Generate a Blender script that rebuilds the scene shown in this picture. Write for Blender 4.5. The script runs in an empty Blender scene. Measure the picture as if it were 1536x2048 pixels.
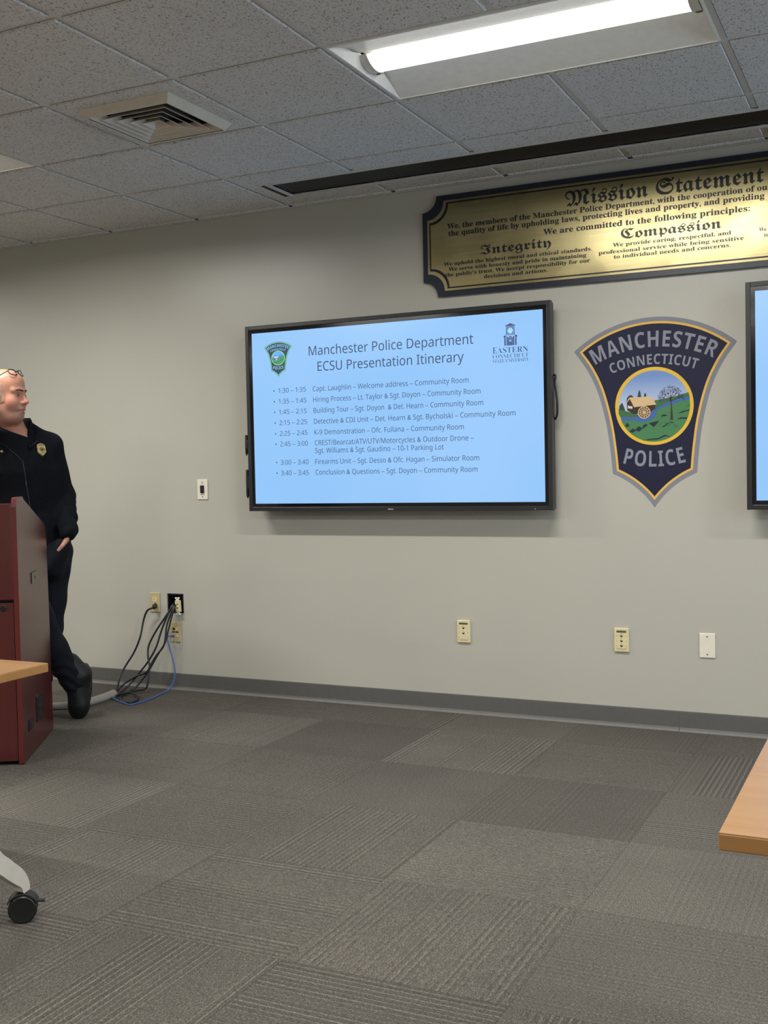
import bpy, bmesh, math, random
import numpy as np
from mathutils import Matrix, Vector

random.seed(7)
S = bpy.context.scene
COL = S.collection

# ------------------------------------------------------------------ camera
cd = bpy.data.cameras.new('camera')
cd.sensor_fit = 'HORIZONTAL'
cd.sensor_width = 36.0
cd.lens = 2196.32 / 1536 * 36.0
cd.clip_start = 0.05
cam = bpy.data.objects.new('camera', cd)
COL.objects.link(cam)
Rm = Matrix(((0.90091455, -0.43399173, 0.00203835),
             (0.43351392, 0.90012425, 0.04291867),
             (-0.02046112, -0.0377824, 0.99907649)))      # columns: right, forward, up
cm = Matrix.Identity(4)
for r in range(3):
    cm[r][0] = Rm[r][0]
    cm[r][1] = Rm[r][2]
    cm[r][2] = -Rm[r][1]
cm[0][3], cm[1][3], cm[2][3] = 0.0, -5.19899, 1.24989
cam.matrix_world = cm
S.camera = cam

# ------------------------------------------------------------------ exposure and light levels
S.view_settings.view_transform = 'Standard'
S.view_settings.look = 'None'
S.view_settings.gamma = 1.0
S.view_settings.use_curve_mapping = False
S.view_settings.exposure = 0.0
LAMP = 3.2               # radiance of the troffer lenses
AREA_WATTS = 44.0              # watts of the area light added just under each lens, thrown downwards
SPREAD = 171.0           # degrees; narrowed to drop the flattest rays
LAMP_COL = (1.0, 0.985, 0.945)
DAYLIGHT = 8.0           # radiance of the daylit windows in the right wall
SCREEN = 1.0             # radiance factor of the displays
W = bpy.data.worlds.new('world')
S.world = W
W.use_nodes = True
W.node_tree.nodes['Background'].inputs[0].default_value = (0.75, 0.82, 1.0, 1)
W.node_tree.nodes['Background'].inputs[1].default_value = 0.02
try:
    S.cycles.use_denoising = True
    S.cycles.max_bounces = 8
    S.cycles.diffuse_bounces = 5
    S.cycles.glossy_bounces = 4
    S.cycles.sample_clamp_indirect = 6.0
    S.cycles.blur_glossy = 0.5
except Exception:
    pass

# ------------------------------------------------------------------ materials
def lin(c):
    c = c / 255.0
    return c / 12.92 if c <= 0.04045 else ((c + 0.055) / 1.055) ** 2.4

def rgb(r, g, b):
    return (lin(r), lin(g), lin(b), 1.0)

class NT:
    """small helper round a node tree"""
    def __init__(s, name):
        s.m = bpy.data.materials.new(name)
        s.m.use_nodes = True
        s.t = s.m.node_tree
        s.b = s.t.nodes['Principled BSDF']
    def n(s, typ, **kw):
        o = s.t.nodes.new(typ)
        for k, v in kw.items():
            setattr(o, k, v)
        return o
    def l(s, a, b):
        s.t.links.new(a, b)
    def math(s, op, a, b=None, c=None):
        o = s.n('ShaderNodeMath', operation=op)
        for i, v in enumerate((a, b, c)):
            if v is None:
                continue
            if hasattr(v, 'is_linked') or hasattr(v, 'links'):
                s.l(v, o.inputs[i])
            else:
                o.inputs[i].default_value = v
        return o.outputs[0]
    def mix(s, f, a, b):
        o = s.n('ShaderNodeMix', data_type='RGBA')
        for i, v in ((0, f), (6, a), (7, b)):
            if hasattr(v, 'links'):
                s.l(v, o.inputs[i])
            else:
                o.inputs[i].default_value = v
        return o.outputs[2]
    def ramp(s, f, stops):
        o = s.n('ShaderNodeValToRGB')
        e = o.color_ramp.elements
        while len(e) < len(stops):
            e.new(0.5)
        for el, (p, c) in zip(e, stops):
            el.position = p
            el.color = c if len(c) == 4 else (*c, 1)
        s.l(f, o.inputs[0])
        return o.outputs[0]
    def noise(s, scale, detail=2.0, rough=0.5, vec=None, dim='3D'):
        o = s.n('ShaderNodeTexNoise', noise_dimensions=dim)
        o.inputs['Scale'].default_value = scale
        o.inputs['Detail'].default_value = detail
        o.inputs['Roughness'].default_value = rough
        if vec is not None:
            s.l(vec, o.inputs['W' if dim == '1D' else 'Vector'])
        return o.outputs[0]
    def coord(s, scale=None):
        o = s.n('ShaderNodeTexCoord').outputs['Object']
        if scale:
            m = s.n('ShaderNodeMapping')
            m.inputs['Scale'].default_value = scale
            s.l(o, m.inputs[0])
            o = m.outputs[0]
        return o
    def bump(s, h, strength=0.3, dist=0.002):
        o = s.n('ShaderNodeBump')
        o.inputs['Strength'].default_value = strength
        o.inputs['Distance'].default_value = dist
        s.l(h, o.inputs['Height'])
        s.l(o.outputs[0], s.b.inputs['Normal'])

def mat(name, col, rough=0.5, metal=0.0, spec=0.5, vary=0.04, scale=30.0, bump=0.0, coat=0.0):
    k = NT(name)
    c = rgb(*col)
    k.b.inputs['Roughness'].default_value = rough
    k.b.inputs['Metallic'].default_value = metal
    k.b.inputs['Specular IOR Level'].default_value = spec
    k.b.inputs['Coat Weight'].default_value = coat
    nz = k.noise(scale, 3.0, vec=k.coord())
    lo = tuple(v * (1 - vary) for v in c[:3]) + (1,)
    hi = tuple(min(1, v * (1 + vary)) for v in c[:3]) + (1,)
    k.l(k.ramp(nz, [(0.3, lo), (0.7, hi)]), k.b.inputs['Base Color'])
    if bump:
        k.bump(nz, bump)
    return k.m

def emit(name, col, strength):
    k = NT(name)
    k.b.inputs['Base Color'].default_value = (0.02, 0.02, 0.02, 1)
    k.b.inputs['Roughness'].default_value = 0.25
    k.b.inputs['Emission Color'].default_value = col
    k.b.inputs['Emission Strength'].default_value = strength
    return k.m

def m_wall():
    k = NT('painted_wall')
    k.b.inputs['Roughness'].default_value = 0.32
    k.b.inputs['Specular IOR Level'].default_value = 0.5
    c = k.coord()
    big = k.noise(0.9, 3.0, vec=c)
    k.l(k.ramp(big, [(0.3, rgb(177, 174, 162)), (0.7, rgb(182, 179, 167))]), k.b.inputs['Base Color'])
    k.bump(k.math('ADD', k.noise(140, 3.0, vec=c), k.math('MULTIPLY', k.noise(3.0, 2.0, vec=c), 3.0)), 0.12, 0.0016)
    return k.m

def m_carpet():
    k = NT('carpet_tiles')
    k.b.inputs['Roughness'].default_value = 0.95
    k.b.inputs['Specular IOR Level'].default_value = 0.12
    c = k.coord()
    sx = k.n('ShaderNodeSeparateXYZ')
    k.l(c, sx.inputs[0])
    g = 0.6096
    u = k.math('DIVIDE', k.math('ADD', sx.outputs[0], 1.46), g)
    v = k.math('DIVIDE', k.math('ADD', sx.outputs[1], 2.215), g)
    i, j = k.math('FLOOR', u), k.math('FLOOR', v)
    fu, fv = k.math('SUBTRACT', u, i), k.math('SUBTRACT', v, j)
    par = k.math('FLOORED_MODULO', k.math('ADD', i, j), 2.0)
    def sel(a, b):   # a when odd, b when even
        return k.math('ADD', k.math('MULTIPLY', a, par), k.math('MULTIPLY', b, k.math('SUBTRACT', 1.0, par)))
    s, t = sel(fu, fv), sel(fv, fu)
    cv = k.n('ShaderNodeCombineXYZ')
    k.l(i, cv.inputs[0]); k.l(j, cv.inputs[1])
    wn = k.n('ShaderNodeTexWhiteNoise', noise_dimensions='2D')
    k.l(cv.outputs[0], wn.inputs['Vector'])
    rnd = wn.outputs['Value']
    off = k.math('MULTIPLY', rnd, 61.0)
    # band mask: where in the tile the ribs stand out
    band = k.noise(3.2, 1.0, vec=k.math('ADD', s, off), dim='1D')
    mask = k.ramp(band, [(0.44, (0.08,) * 3), (0.54, (1,) * 3)])
    plain = k.ramp(k.math('FRACT', k.math('MULTIPLY', rnd, 7.13)), [(0.15, (0.3,) * 3), (0.40, (1,) * 3)])
    mask = k.math('MULTIPLY', mask, plain)
    fine = k.math('SINE', k.math('MULTIPLY', s, 6.2832 * 29))
    fine = k.math('SUBTRACT', k.math('MULTIPLY', k.math('POWER', k.math('ABSOLUTE', k.math('ADD', k.math('MULTIPLY', fine, 0.5), 0.5)), 2.0), 2.0), 0.8)
    wide = k.math('SINE', k.math('MULTIPLY', k.math('ADD', s, k.math('MULTIPLY', rnd, 0.3)), 6.2832 * 58))
    irregular = k.math('SUBTRACT', k.noise(34, 2.0, vec=k.math('ADD', s, off), dim='1D'), 0.5)
    rib = k.math('ADD', k.math('MULTIPLY', fine, 0.55), k.math('ADD', k.math('MULTIPLY', wide, 0.25), k.math('MULTIPLY', irregular, 1.1)))
    rib = k.math('MULTIPLY', rib, mask)
    # yarn flecks drawn out along the ribs
    sv = k.n('ShaderNodeCombineXYZ')
    k.l(k.math('MULTIPLY', s, 250.0), sv.inputs[0])
    k.l(k.math('MULTIPLY', t, 75.0), sv.inputs[1])
    k.l(off, sv.inputs[2])
    fleck = k.math('SUBTRACT', k.noise(1.0, 2.0, vec=sv.outputs[0]), 0.5)
    speck = k.math('SUBTRACT', k.noise(330, 2.0, vec=c), 0.5)
    soft = k.math('SUBTRACT', k.noise(1.6, 2.0, vec=c), 0.5)
    val = k.math('ADD', k.math('MULTIPLY', rib, 0.15), k.math('ADD', k.math('MULTIPLY', fleck, 0.75), k.math('MULTIPLY', speck, 0.85)))
    val = k.math('ADD', val, k.math('ADD', k.math('MULTIPLY', soft, 0.15), k.math('MULTIPLY', k.math('SUBTRACT', rnd, 0.5), 0.10)))
    # joints between the tiles
    def seam(f):
        return k.math('LESS_THAN', k.math('MINIMUM', f, k.math('SUBTRACT', 1.0, f)), 0.0035)
    sm = k.math('MAXIMUM', seam(fu), seam(fv))
    val = k.math('SUBTRACT', k.math('ADD', val, 0.5), k.math('MULTIPLY', sm, 0.08))
    k.l(k.ramp(val, [(0.12, rgb(42, 40, 37)), (0.5, rgb(83, 79, 73)), (0.88, rgb(138, 132, 122))]), k.b.inputs['Base Color'])
    k.bump(val, 0.5, 0.003)
    return k.m

def m_tile():
    k = NT('acoustic_tile')
    k.b.inputs['Roughness'].default_value = 0.9
    k.b.inputs['Specular IOR Level'].default_value = 0.2
    c = k.coord()
    n1 = k.noise(135, 2.5, 0.6, vec=k.coord((1.0, 0.6, 1.0)))
    n2 = k.noise(230, 1.5, 0.5, vec=c)
    p1 = k.ramp(n1, [(0.345, (1,) * 3), (0.415, (0,) * 3)])
    p2 = k.ramp(n2, [(0.32, (1,) * 3), (0.38, (0,) * 3)])
    pit = k.math('MAXIMUM', p1, p2)
    big = k.noise(1.1, 2.0, vec=c)
    base = k.ramp(big, [(0.3, rgb(212, 211, 208)), (0.7, rgb(219, 218, 215))])
    k.l(k.mix(pit, base, rgb(146, 144, 141)), k.b.inputs['Base Color'])
    k.bump(k.math('SUBTRACT', k.math('MULTIPLY', k.noise(200, 2, vec=c), 0.4), pit), 0.5, 0.003)
    return k.m

def m_wood(name, a, b, axis='x', rough=0.32, scale=1.0):
    k = NT(name)
    k.b.inputs['Roughness'].default_value = rough
    sc = {'x': (1.2, 26, 26), 'y': (26, 1.2, 26), 'z': (26, 26, 1.2)}[axis]
    c = k.coord(tuple(v * scale for v in sc))
    n = k.noise(1.0, 4.0, 0.6, vec=c)
    k.l(k.ramp(n, [(0.3, rgb(*a)), (0.7, rgb(*b))]), k.b.inputs['Base Color'])
    k.bump(n, 0.05, 0.001)
    return k.m

def m_brass():
    k = NT('brushed_brass')
    k.b.inputs['Metallic'].default_value = 1.0
    c = k.coord((3.0, 3.0, 260.0))
    n = k.noise(1.0, 3.0, 0.6, vec=c)
    k.l(k.ramp(n, [(0.3, rgb(164, 152, 110)), (0.7, rgb(180, 168, 124))]), k.b.inputs['Base Color'])
    k.l(k.ramp(k.noise(5, 2, vec=k.coord()), [(0.3, (0.24,) * 3), (0.7, (0.34,) * 3)]), k.b.inputs['Roughness'])
    k.b.inputs['Anisotropic'].default_value = 0.3
    k.bump(k.noise(2.2, 2.0, vec=k.coord()), 0.5, 0.01)
    return k.m

M = {
    'wall': m_wall(), 'carpet': m_carpet(), 'tile': m_tile(),
    'grid': mat('ceiling_grid_paint', (206, 204, 198), 0.5),
    'plaster': mat('rear_wall_paint', (176, 173, 160), 0.6),
    'rubber': mat('cove_base_rubber', (92, 90, 87), 0.45, bump=0.05),
    'rubber_toe': mat('rubber_toe_painted_light', (116, 114, 110), 0.5, bump=0.05),  # lighter tone paints in the light caught by the upward-facing toe
    'white_metal': mat('white_enamel', (226, 224, 216), 0.35),
    'lamp_white': mat('lamp_reflector_white', (232, 230, 222), 0.45),
    'lamp_cap': mat('lamp_end_cap', (215, 212, 204), 0.4),
    'screw': mat('screw_steel', (120, 118, 112), 0.35, 0.9),
    'vent': mat('vent_enamel', (205, 198, 182), 0.45),
    'vent_dark': mat('vent_throat', (22, 22, 24), 0.8),
    'slot_black': mat('slot_black', (20, 20, 24), 0.5),
    'black_plastic': mat('black_plastic', (22, 22, 24), 0.38),
    'bezel': mat('display_bezel', (34, 34, 37), 0.36),
    'bezel_in': mat('display_glass_border', (9, 10, 13), 0.12),
    'ivory': mat('ivory_plastic', (214, 202, 160), 0.38),
    'tan': mat('tan_plastic', (190, 172, 128), 0.42),
    'white_plastic': mat('white_plastic', (222, 216, 198), 0.35),
    'dark_slot': mat('dark_slot', (24, 20, 14), 0.6),
    'label_grey': mat('label_window_grey', (92, 86, 74), 0.3),
    'label_tan': mat('label_window_tan', (196, 170, 134), 0.3),
    'navy_board': mat('navy_lacquer', (24, 30, 44), 0.32),
    'brass': m_brass(),
    'gold_line': mat('pale_gold_edge', (214, 196, 140), 0.35, 0.7),
    'engrave': mat('engraved_black', (16, 18, 24), 0.35),
    'cable': mat('black_cable', (20, 22, 26), 0.42),
    'blue_cable': mat('blue_cable', (58, 98, 168), 0.42),
    'sleeve': mat('grey_cable_sleeve', (150, 147, 138), 0.7, bump=0.2, scale=160),
    'wire': mat('pale_wire', (196, 194, 178), 0.5),
    'beech': m_wood('beech_laminate', (158, 118, 76), (168, 128, 86), 'x', 0.26),
    'beech_edge': m_wood('beech_edge_band', (140, 100, 54), (148, 106, 60), 'x', 0.4),
    'cherry': m_wood('cherry_laminate', (73, 30, 28), (82, 35, 32), 'z', 0.24),
    'cherry_edge': m_wood('cherry_edge_band', (86, 34, 31), (94, 38, 35), 'z', 0.25),
    'leg_grey': mat('pale_grey_paint', (186, 181, 170), 0.4),
    'caster': mat('caster_black', (18, 19, 20), 0.42),
}
# ------------------------------------------------------------------ mesh helpers
class MB:
    """collects faces, each with a material, into one mesh"""
    def __init__(s):
        s.v, s.f, s.mi, s.mats = [], [], [], []
    def _m(s, m):
        if m not in s.mats:
            s.mats.append(m)
        return s.mats.index(m)
    def add(s, verts, faces, m):
        o = len(s.v)
        s.v += [tuple(map(float, p)) for p in verts]
        k = s._m(m)
        for f in faces:
            s.f.append([o + i for i in f])
            s.mi.append(k)
        return s
    def box(s, x0, x1, y0, y1, z0, z1, m):
        v = [(x, y, z) for z in (z0, z1) for y in (y0, y1) for x in (x0, x1)]
        return s.add(v, [(0, 2, 3, 1), (4, 5, 7, 6), (0, 1, 5, 4), (2, 6, 7, 3), (0, 4, 6, 2), (1, 3, 7, 5)], m)
    def frustum(s, a, b, m):
        """a, b: (x0,x1,y0,y1,z); closed block between two level rectangles"""
        v = [(x, y, r[4]) for r in (a, b) for y in r[2:4] for x in r[0:2]]
        return s.add(v, [(0, 2, 3, 1), (4, 5, 7, 6), (0, 1, 5, 4), (2, 6, 7, 3), (0, 4, 6, 2), (1, 3, 7, 5)], m)
    def prism(s, poly, d0, d1, m, axis='y', sides=True, m_side=None):
        """polygon given in the two other axes, thick along axis from d0 to d1"""
        def p(a, b, d):
            return {'y': (a, d, b), 'x': (d, a, b), 'z': (a, b, d)}[axis]
        n = len(poly)
        tri = fill(poly)
        v = [p(a, b, d0) for a, b in poly] + [p(a, b, d1) for a, b in poly]
        s.add(v, [tuple(t) for t in tri] + [tuple(n + i for i in reversed(t)) for t in tri], m)
        if sides:
            s.add(v, [(i, n + i, n + (i + 1) % n, (i + 1) % n) for i in range(n)], m_side or m)
        return s
    def tube(s, pts, r, m, n=8, cap=True, r1=None):
        P = [np.array(p, float) for p in pts]
        T = []
        for i in range(len(P)):
            t = P[min(i + 1, len(P) - 1)] - P[max(i - 1, 0)]
            T.append(t / (np.linalg.norm(t) + 1e-12))
        a = np.cross(T[0], [0, 0, 1.0])
        if np.linalg.norm(a) < 1e-3:
            a = np.cross(T[0], [0, 1.0, 0])
        a /= np.linalg.norm(a)
        v = []
        for i, (p, t) in enumerate(zip(P, T)):
            a = a - t * np.dot(a, t)
            a /= np.linalg.norm(a) + 1e-12
            b = np.cross(t, a)
            rr = r if r1 is None else r + (r1 - r) * i / (len(P) - 1)
            for k in range(n):
                th = 2 * math.pi * k / n
                v.append(p + rr * (math.cos(th) * a + math.sin(th) * b))
        f = [(i * n + k, i * n + (k + 1) % n, (i + 1) * n + (k + 1) % n, (i + 1) * n + k)
             for i in range(len(P) - 1) for k in range(n)]
        if cap:
            f.append(tuple(reversed(range(n))))
            f.append(tuple((len(P) - 1) * n + k for k in range(n)))
        return s.add(v, f, m)
    def disc(s, c, ax, r, h, m, n=32, prof=None):
        """round body about axis ax from c; prof: list of (radius, height)"""
        ax = np.array(ax, float); ax /= np.linalg.norm(ax)
        a = np.cross(ax, [0, 0, 1.0])
        if np.linalg.norm(a) < 1e-3:
            a = np.cross(ax, [1.0, 0, 0])
        a /= np.linalg.norm(a)
        b = np.cross(ax, a)
        prof = prof or [(0, 0), (r, 0), (r, h), (0, h)]
        v = []
        for (q, z) in prof:
            for k in range(n):
                th = 2 * math.pi * k / n
                v.append(np.array(c) + ax * z + max(q, 1e-5) * (math.cos(th) * a + math.sin(th) * b))
        f = [(i * n + k, i * n + (k + 1) % n, (i + 1) * n + (k + 1) % n, (i + 1) * n + k)
             for i in range(len(prof) - 1) for k in range(n)]
        return s.add(v, f, m)
    def build(s, name, parent=None, bevel=0.0, smooth=0.0, loc=None, rot=None, seg=2):
        me = bpy.data.meshes.new(name)
        me.from_pydata(s.v, [], s.f)
        for m in s.mats:
            me.materials.append(m)
        me.polygons.foreach_set('material_index', s.mi)
        me.update()
        bm = bmesh.new(); bm.from_mesh(me)
        bmesh.ops.recalc_face_normals(bm, faces=bm.faces)
        bm.to_mesh(me); bm.free()
        if smooth:
            me.polygons.foreach_set('use_smooth', [True] * len(me.polygons))
            me.set_sharp_from_angle(angle=math.radians(smooth))
        o = bpy.data.objects.new(name, me)
        COL.objects.link(o)
        if parent:
            o.parent = parent
        if loc is not None:
            o.location = loc
        if rot is not None:
            o.rotation_euler = rot
        if bevel:
            b = o.modifiers.new('bevel', 'BEVEL')
            b.width = bevel; b.segments = seg; b.limit_method = 'ANGLE'; b.angle_limit = math.radians(40)
        return o

def fill(poly):
    from mathutils.geometry import tessellate_polygon
    return [tuple(t) for t in tessellate_polygon([[Vector((a, b, 0)) for a, b in poly]])]

def tag(o, label, cat, group=None):
    o['label'] = label; o['category'] = cat
    if group:
        o['group'] = group
    return o

def thing(name, label, cat, loc=(0, 0, 0), rz=0.0, group=None):
    o = bpy.data.objects.new(name, None)
    o.empty_display_size = 0.1
    COL.objects.link(o)
    o.location = loc; o.rotation_euler = (0, 0, rz)
    return tag(o, label, cat, group)

def struct(o):
    o['kind'] = 'structure'
    return o

def dup(root, loc, label, rz=None):
    r = root.copy(); COL.objects.link(r)
    r.location = loc; r['label'] = label
    if rz is not None:
        r.rotation_euler = (0, 0, rz)
    for ch in list(root.children):
        c = ch.copy(); COL.objects.link(c); c.parent = r
        for g in list(ch.children):
            d = g.copy(); COL.objects.link(d); d.parent = c
    return r

def spline(pts, n=8):
    P = [np.array(p, float) for p in pts]
    P = [2 * P[0] - P[1]] + P + [2 * P[-1] - P[-2]]
    out = []
    for i in range(1, len(P) - 2):
        for k in range(n):
            t = k / n
            a, b, c, d = P[i - 1], P[i], P[i + 1], P[i + 2]
            out.append(0.5 * (2 * b + (c - a) * t + (2 * a - 5 * b + 4 * c - d) * t * t + (3 * b - a - 3 * c + d) * t ** 3))
    out.append(P[-2])
    return out

# lettering: text turned into flat mesh in the (x, z) plane facing -y
FRAKTUR, SERIF, SANS, SANSB = (0x1D56C, 0x1D586), (0x1D400, 0x1D41A), (0x1D5A0, 0x1D5BA), (0x1D5D4, 0x1D5EE)
DIGIT = {SERIF: 0x1D7CE, SANS: 0x1D7E2, SANSB: 0x1D7EC}
_cap = {}

def _map(s, st):
    if not st:
        return s
    o = ''
    for c in s:
        if 'A' <= c <= 'Z':
            o += chr(st[0] + ord(c) - 65)
        elif 'a' <= c <= 'z':
            o += chr(st[1] + ord(c) - 97)
        elif '0' <= c <= '9' and st in DIGIT:
            o += chr(DIGIT[st] + ord(c) - 48)
        else:
            o += c
    return o

def raw_text(s, st=None, fat=0.0, gap=1.0):
    c = bpy.data.curves.new('lettering', 'FONT')
    c.body = _map(s, st); c.size = 1.0; c.resolution_u = 3; c.offset = fat; c.space_character = gap
    o = bpy.data.objects.new('lettering', c)
    COL.objects.link(o)
    bpy.context.view_layer.update()
    me = bpy.data.meshes.new_from_object(o.evaluated_get(bpy.context.evaluated_depsgraph_get()))
    v = np.array([p.co[:] for p in me.vertices]) if len(me.vertices) else np.zeros((0, 3))
    f = [tuple(p.vertices) for p in me.polygons]
    bpy.data.objects.remove(o); bpy.data.curves.remove(c); bpy.data.meshes.remove(me)
    return v, f

def cap_height(st):
    if st not in _cap:
        v, _ = raw_text('H' if st != FRAKTUR else 'I', st)
        _cap[st] = float(v[:, 1].max())
    return _cap[st]

def write(mb, s, x0, x1, z, cap, y, m, st=None, fat=0.0):
    v, f = raw_text(s, st, fat)
    w0, w1 = v[:, 0].min(), v[:, 0].max()
    k = cap / cap_height(st)
    sx = (x1 - x0) / (w1 - w0) if x1 is not None else k
    P = np.c_[x0 + (v[:, 0] - w0) * sx, np.full(len(v), y), z + v[:, 1] * k]
    mb.add(P, f, m)

def write_arc(mb, s, x0, x1, R, zc, cap, y, m, st=None, up=True, fat=0.0, gap=1.0):
    """x0..x1: arc length along the baseline of radius R about (0, zc); up: letters point away from the centre"""
    v, f = raw_text(s, st, fat, gap)
    w0, w1 = v[:, 0].min(), v[:, 0].max()
    k = cap / cap_height(st)
    a = (x0 + (v[:, 0] - w0) / (w1 - w0) * (x1 - x0)) / R
    r = R + v[:, 1] * k if up else R - v[:, 1] * k
    z = zc + r * np.cos(a) if up else zc - r * np.cos(a)
    mb.add(np.c_[r * np.sin(a), np.full(len(v), y), z], f, m)

def arc3(a, b, c, n=24):
    """points on the circle through a, b, c from a to c"""
    ax, ay, bx, by, cx, cy = *a, *b, *c
    d = 2 * (ax * (by - cy) + bx * (cy - ay) + cx * (ay - by))
    ux = ((ax * ax + ay * ay) * (by - cy) + (bx * bx + by * by) * (cy - ay) + (cx * cx + cy * cy) * (ay - by)) / d
    uy = ((ax * ax + ay * ay) * (cx - bx) + (bx * bx + by * by) * (ax - cx) + (cx * cx + cy * cy) * (bx - ax)) / d
    r = math.hypot(ax - ux, ay - uy)
    t0, t1, t2 = [math.atan2(p[1] - uy, p[0] - ux) for p in (a, b, c)]
    def norm(t):
        while t < 0: t += 2 * math.pi
        return t % (2 * math.pi)
    ccw = norm(t1 - t0) < norm(t2 - t0)
    span = norm(t2 - t0) if ccw else -norm(t0 - t2)
    return [(ux + r * math.cos(t0 + span * i / n), uy + r * math.sin(t0 + span * i / n)) for i in range(n + 1)]

def inset(poly, d):
    """inward offset of a counter-clockwise polygon"""
    n = len(poly)
    area = sum(poly[i][0] * poly[(i + 1) % n][1] - poly[(i + 1) % n][0] * poly[i][1] for i in range(n))
    sg = 1 if area > 0 else -1
    out = []
    for i in range(n):
        p0, p1, p2 = np.array(poly[i - 1]), np.array(poly[i]), np.array(poly[(i + 1) % n])
        e0 = (p1 - p0) / np.linalg.norm(p1 - p0); e1 = (p2 - p1) / np.linalg.norm(p2 - p1)
        n0 = sg * np.array([-e0[1], e0[0]]); n1 = sg * np.array([-e1[1], e1[0]])
        b = n0 + n1
        b /= np.linalg.norm(b)
        out.append(tuple(p1 + b * d / max(0.25, float(b @ n0))))
    return out

def circle(cx, cz, r, n=64):
    return [(cx + r * math.cos(2 * math.pi * i / n), cz + r * math.sin(2 * math.pi * i / n)) for i in range(n)]
# ------------------------------------------------------------------ the room
H = 2.6762                      # ceiling
G = 0.6096                      # ceiling module
GX, GY = -2.4023, -0.6712       # one crossing of the ceiling grid
XL, XR, YR = -8.3, 4.1, -8.9    # left, right and rear walls; the front wall stands at y = 0

fl = MB().box(XL, XR, YR, 0.0, -0.05, 0.0, M['carpet']).build('floor')
struct(fl)

# front wall with the cut-out for the cables
hx0, hx1, hz0, hz1 = -3.915, -3.811, 0.452, 0.556
w = MB()
xs, zs = [XL - .1, hx0, hx1, XR + .1], [0, hz0, hz1, H + 0.2]
for i in range(3):
    for j in range(3):
        if (i, j) != (1, 1):
            w.add([(xs[i], 0, zs[j]), (xs[i + 1], 0, zs[j]), (xs[i + 1], 0, zs[j + 1]), (xs[i], 0, zs[j + 1])], [(0, 1, 2, 3)], M['wall'])
for a, b in (((hx0, hz0), (hx1, hz0)), ((hx1, hz0), (hx1, hz1)), ((hx1, hz1), (hx0, hz1)), ((hx0, hz1), (hx0, hz0))):
    w.add([(a[0], 0, a[1]), (b[0], 0, b[1]), (b[0], .09, b[1]), (a[0], .09, a[1])], [(0, 1, 2, 3)], M['slot_black'])
w.add([(hx0, .09, hz0), (hx1, .09, hz0), (hx1, .09, hz1), (hx0, .09, hz1)], [(0, 1, 2, 3)], M['slot_black'])
w.box(XL - .1, XR + .1, .10, .16, 0, H + .2, M['plaster'])
struct(w.build('wall_front'))
struct(MB().box(XL - .1, XL, YR, 0, 0, H + .2, M['plaster']).build('wall_left'))
wins = [(-2.25, -.95), (-4.15, -2.85), (-6.05, -4.75)]
wz0, wz1 = .92, 2.28
w = MB()
w.box(XR, XR + .1, YR, 0, 0, wz0, M['plaster']); w.box(XR, XR + .1, YR, 0, wz1, H + .2, M['plaster'])
ye_ = [YR] + [v for q in sorted(wins) for v in q] + [0]
for a_, b_ in zip(ye_[0::2], ye_[1::2]):
    w.box(XR, XR + .1, a_, b_, wz0, wz1, M['plaster'])
struct(w.build('wall_right'))
SKYPANE = emit('daylit_pane', (.60, .78, 1.0, 1), DAYLIGHT)
for n_, (a_, b_) in enumerate(wins, 1):
    o_ = MB()
    for q in ((a_, a_ + .05, wz0, wz1), (b_ - .05, b_, wz0, wz1), (a_, b_, wz0, wz0 + .05), (a_, b_, wz1 - .05, wz1), ((a_ + b_) / 2 - .02, (a_ + b_) / 2 + .02, wz0, wz1)):
        o_.box(XR + .02, XR + .07, q[0], q[1], q[2], q[3], M['white_metal'])
    wo = struct(o_.build('window_%d' % n_))
    p_ = MB(); p_.box(XR + .075, XR + .08, a_, b_, wz0, wz1, SKYPANE)
    p_.build('pane', wo)
struct(MB().box(XL - .1, XR + .1, YR - .1, YR, 0, H + .2, M['plaster']).build('wall_rear'))

# rubber cove base along the front wall, in two lengths
def cove(x0, x1):
    prof = [(0, 0.0948), (-.0035, .0948), (-.0045, .09), (-.0045, .018), (-.008, .009), (-.018, .004), (-.019, .0005), (0, .0005)]
    b = MB()
    n = len(prof)
    v = [(x, y, z) for x in (x0, x1) for y, z in prof]
    for i in range(n):
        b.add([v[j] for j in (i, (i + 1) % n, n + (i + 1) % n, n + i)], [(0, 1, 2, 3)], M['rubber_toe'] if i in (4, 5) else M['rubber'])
    b.add(v, [tuple(range(n)), tuple(range(2 * n - 1, n - 1, -1))], M['rubber'])
    return b
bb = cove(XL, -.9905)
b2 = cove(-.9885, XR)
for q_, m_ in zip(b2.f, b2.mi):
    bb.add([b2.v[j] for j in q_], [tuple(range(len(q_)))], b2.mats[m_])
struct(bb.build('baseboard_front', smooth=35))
struct(MB().box(XL, XL + .005, YR, -.02, 0.0005, .0948, M['rubber']).build('baseboard_left'))
struct(MB().box(XR - .005, XR, YR, -.02, 0.0005, .0948, M['rubber']).build('baseboard_right'))

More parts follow.
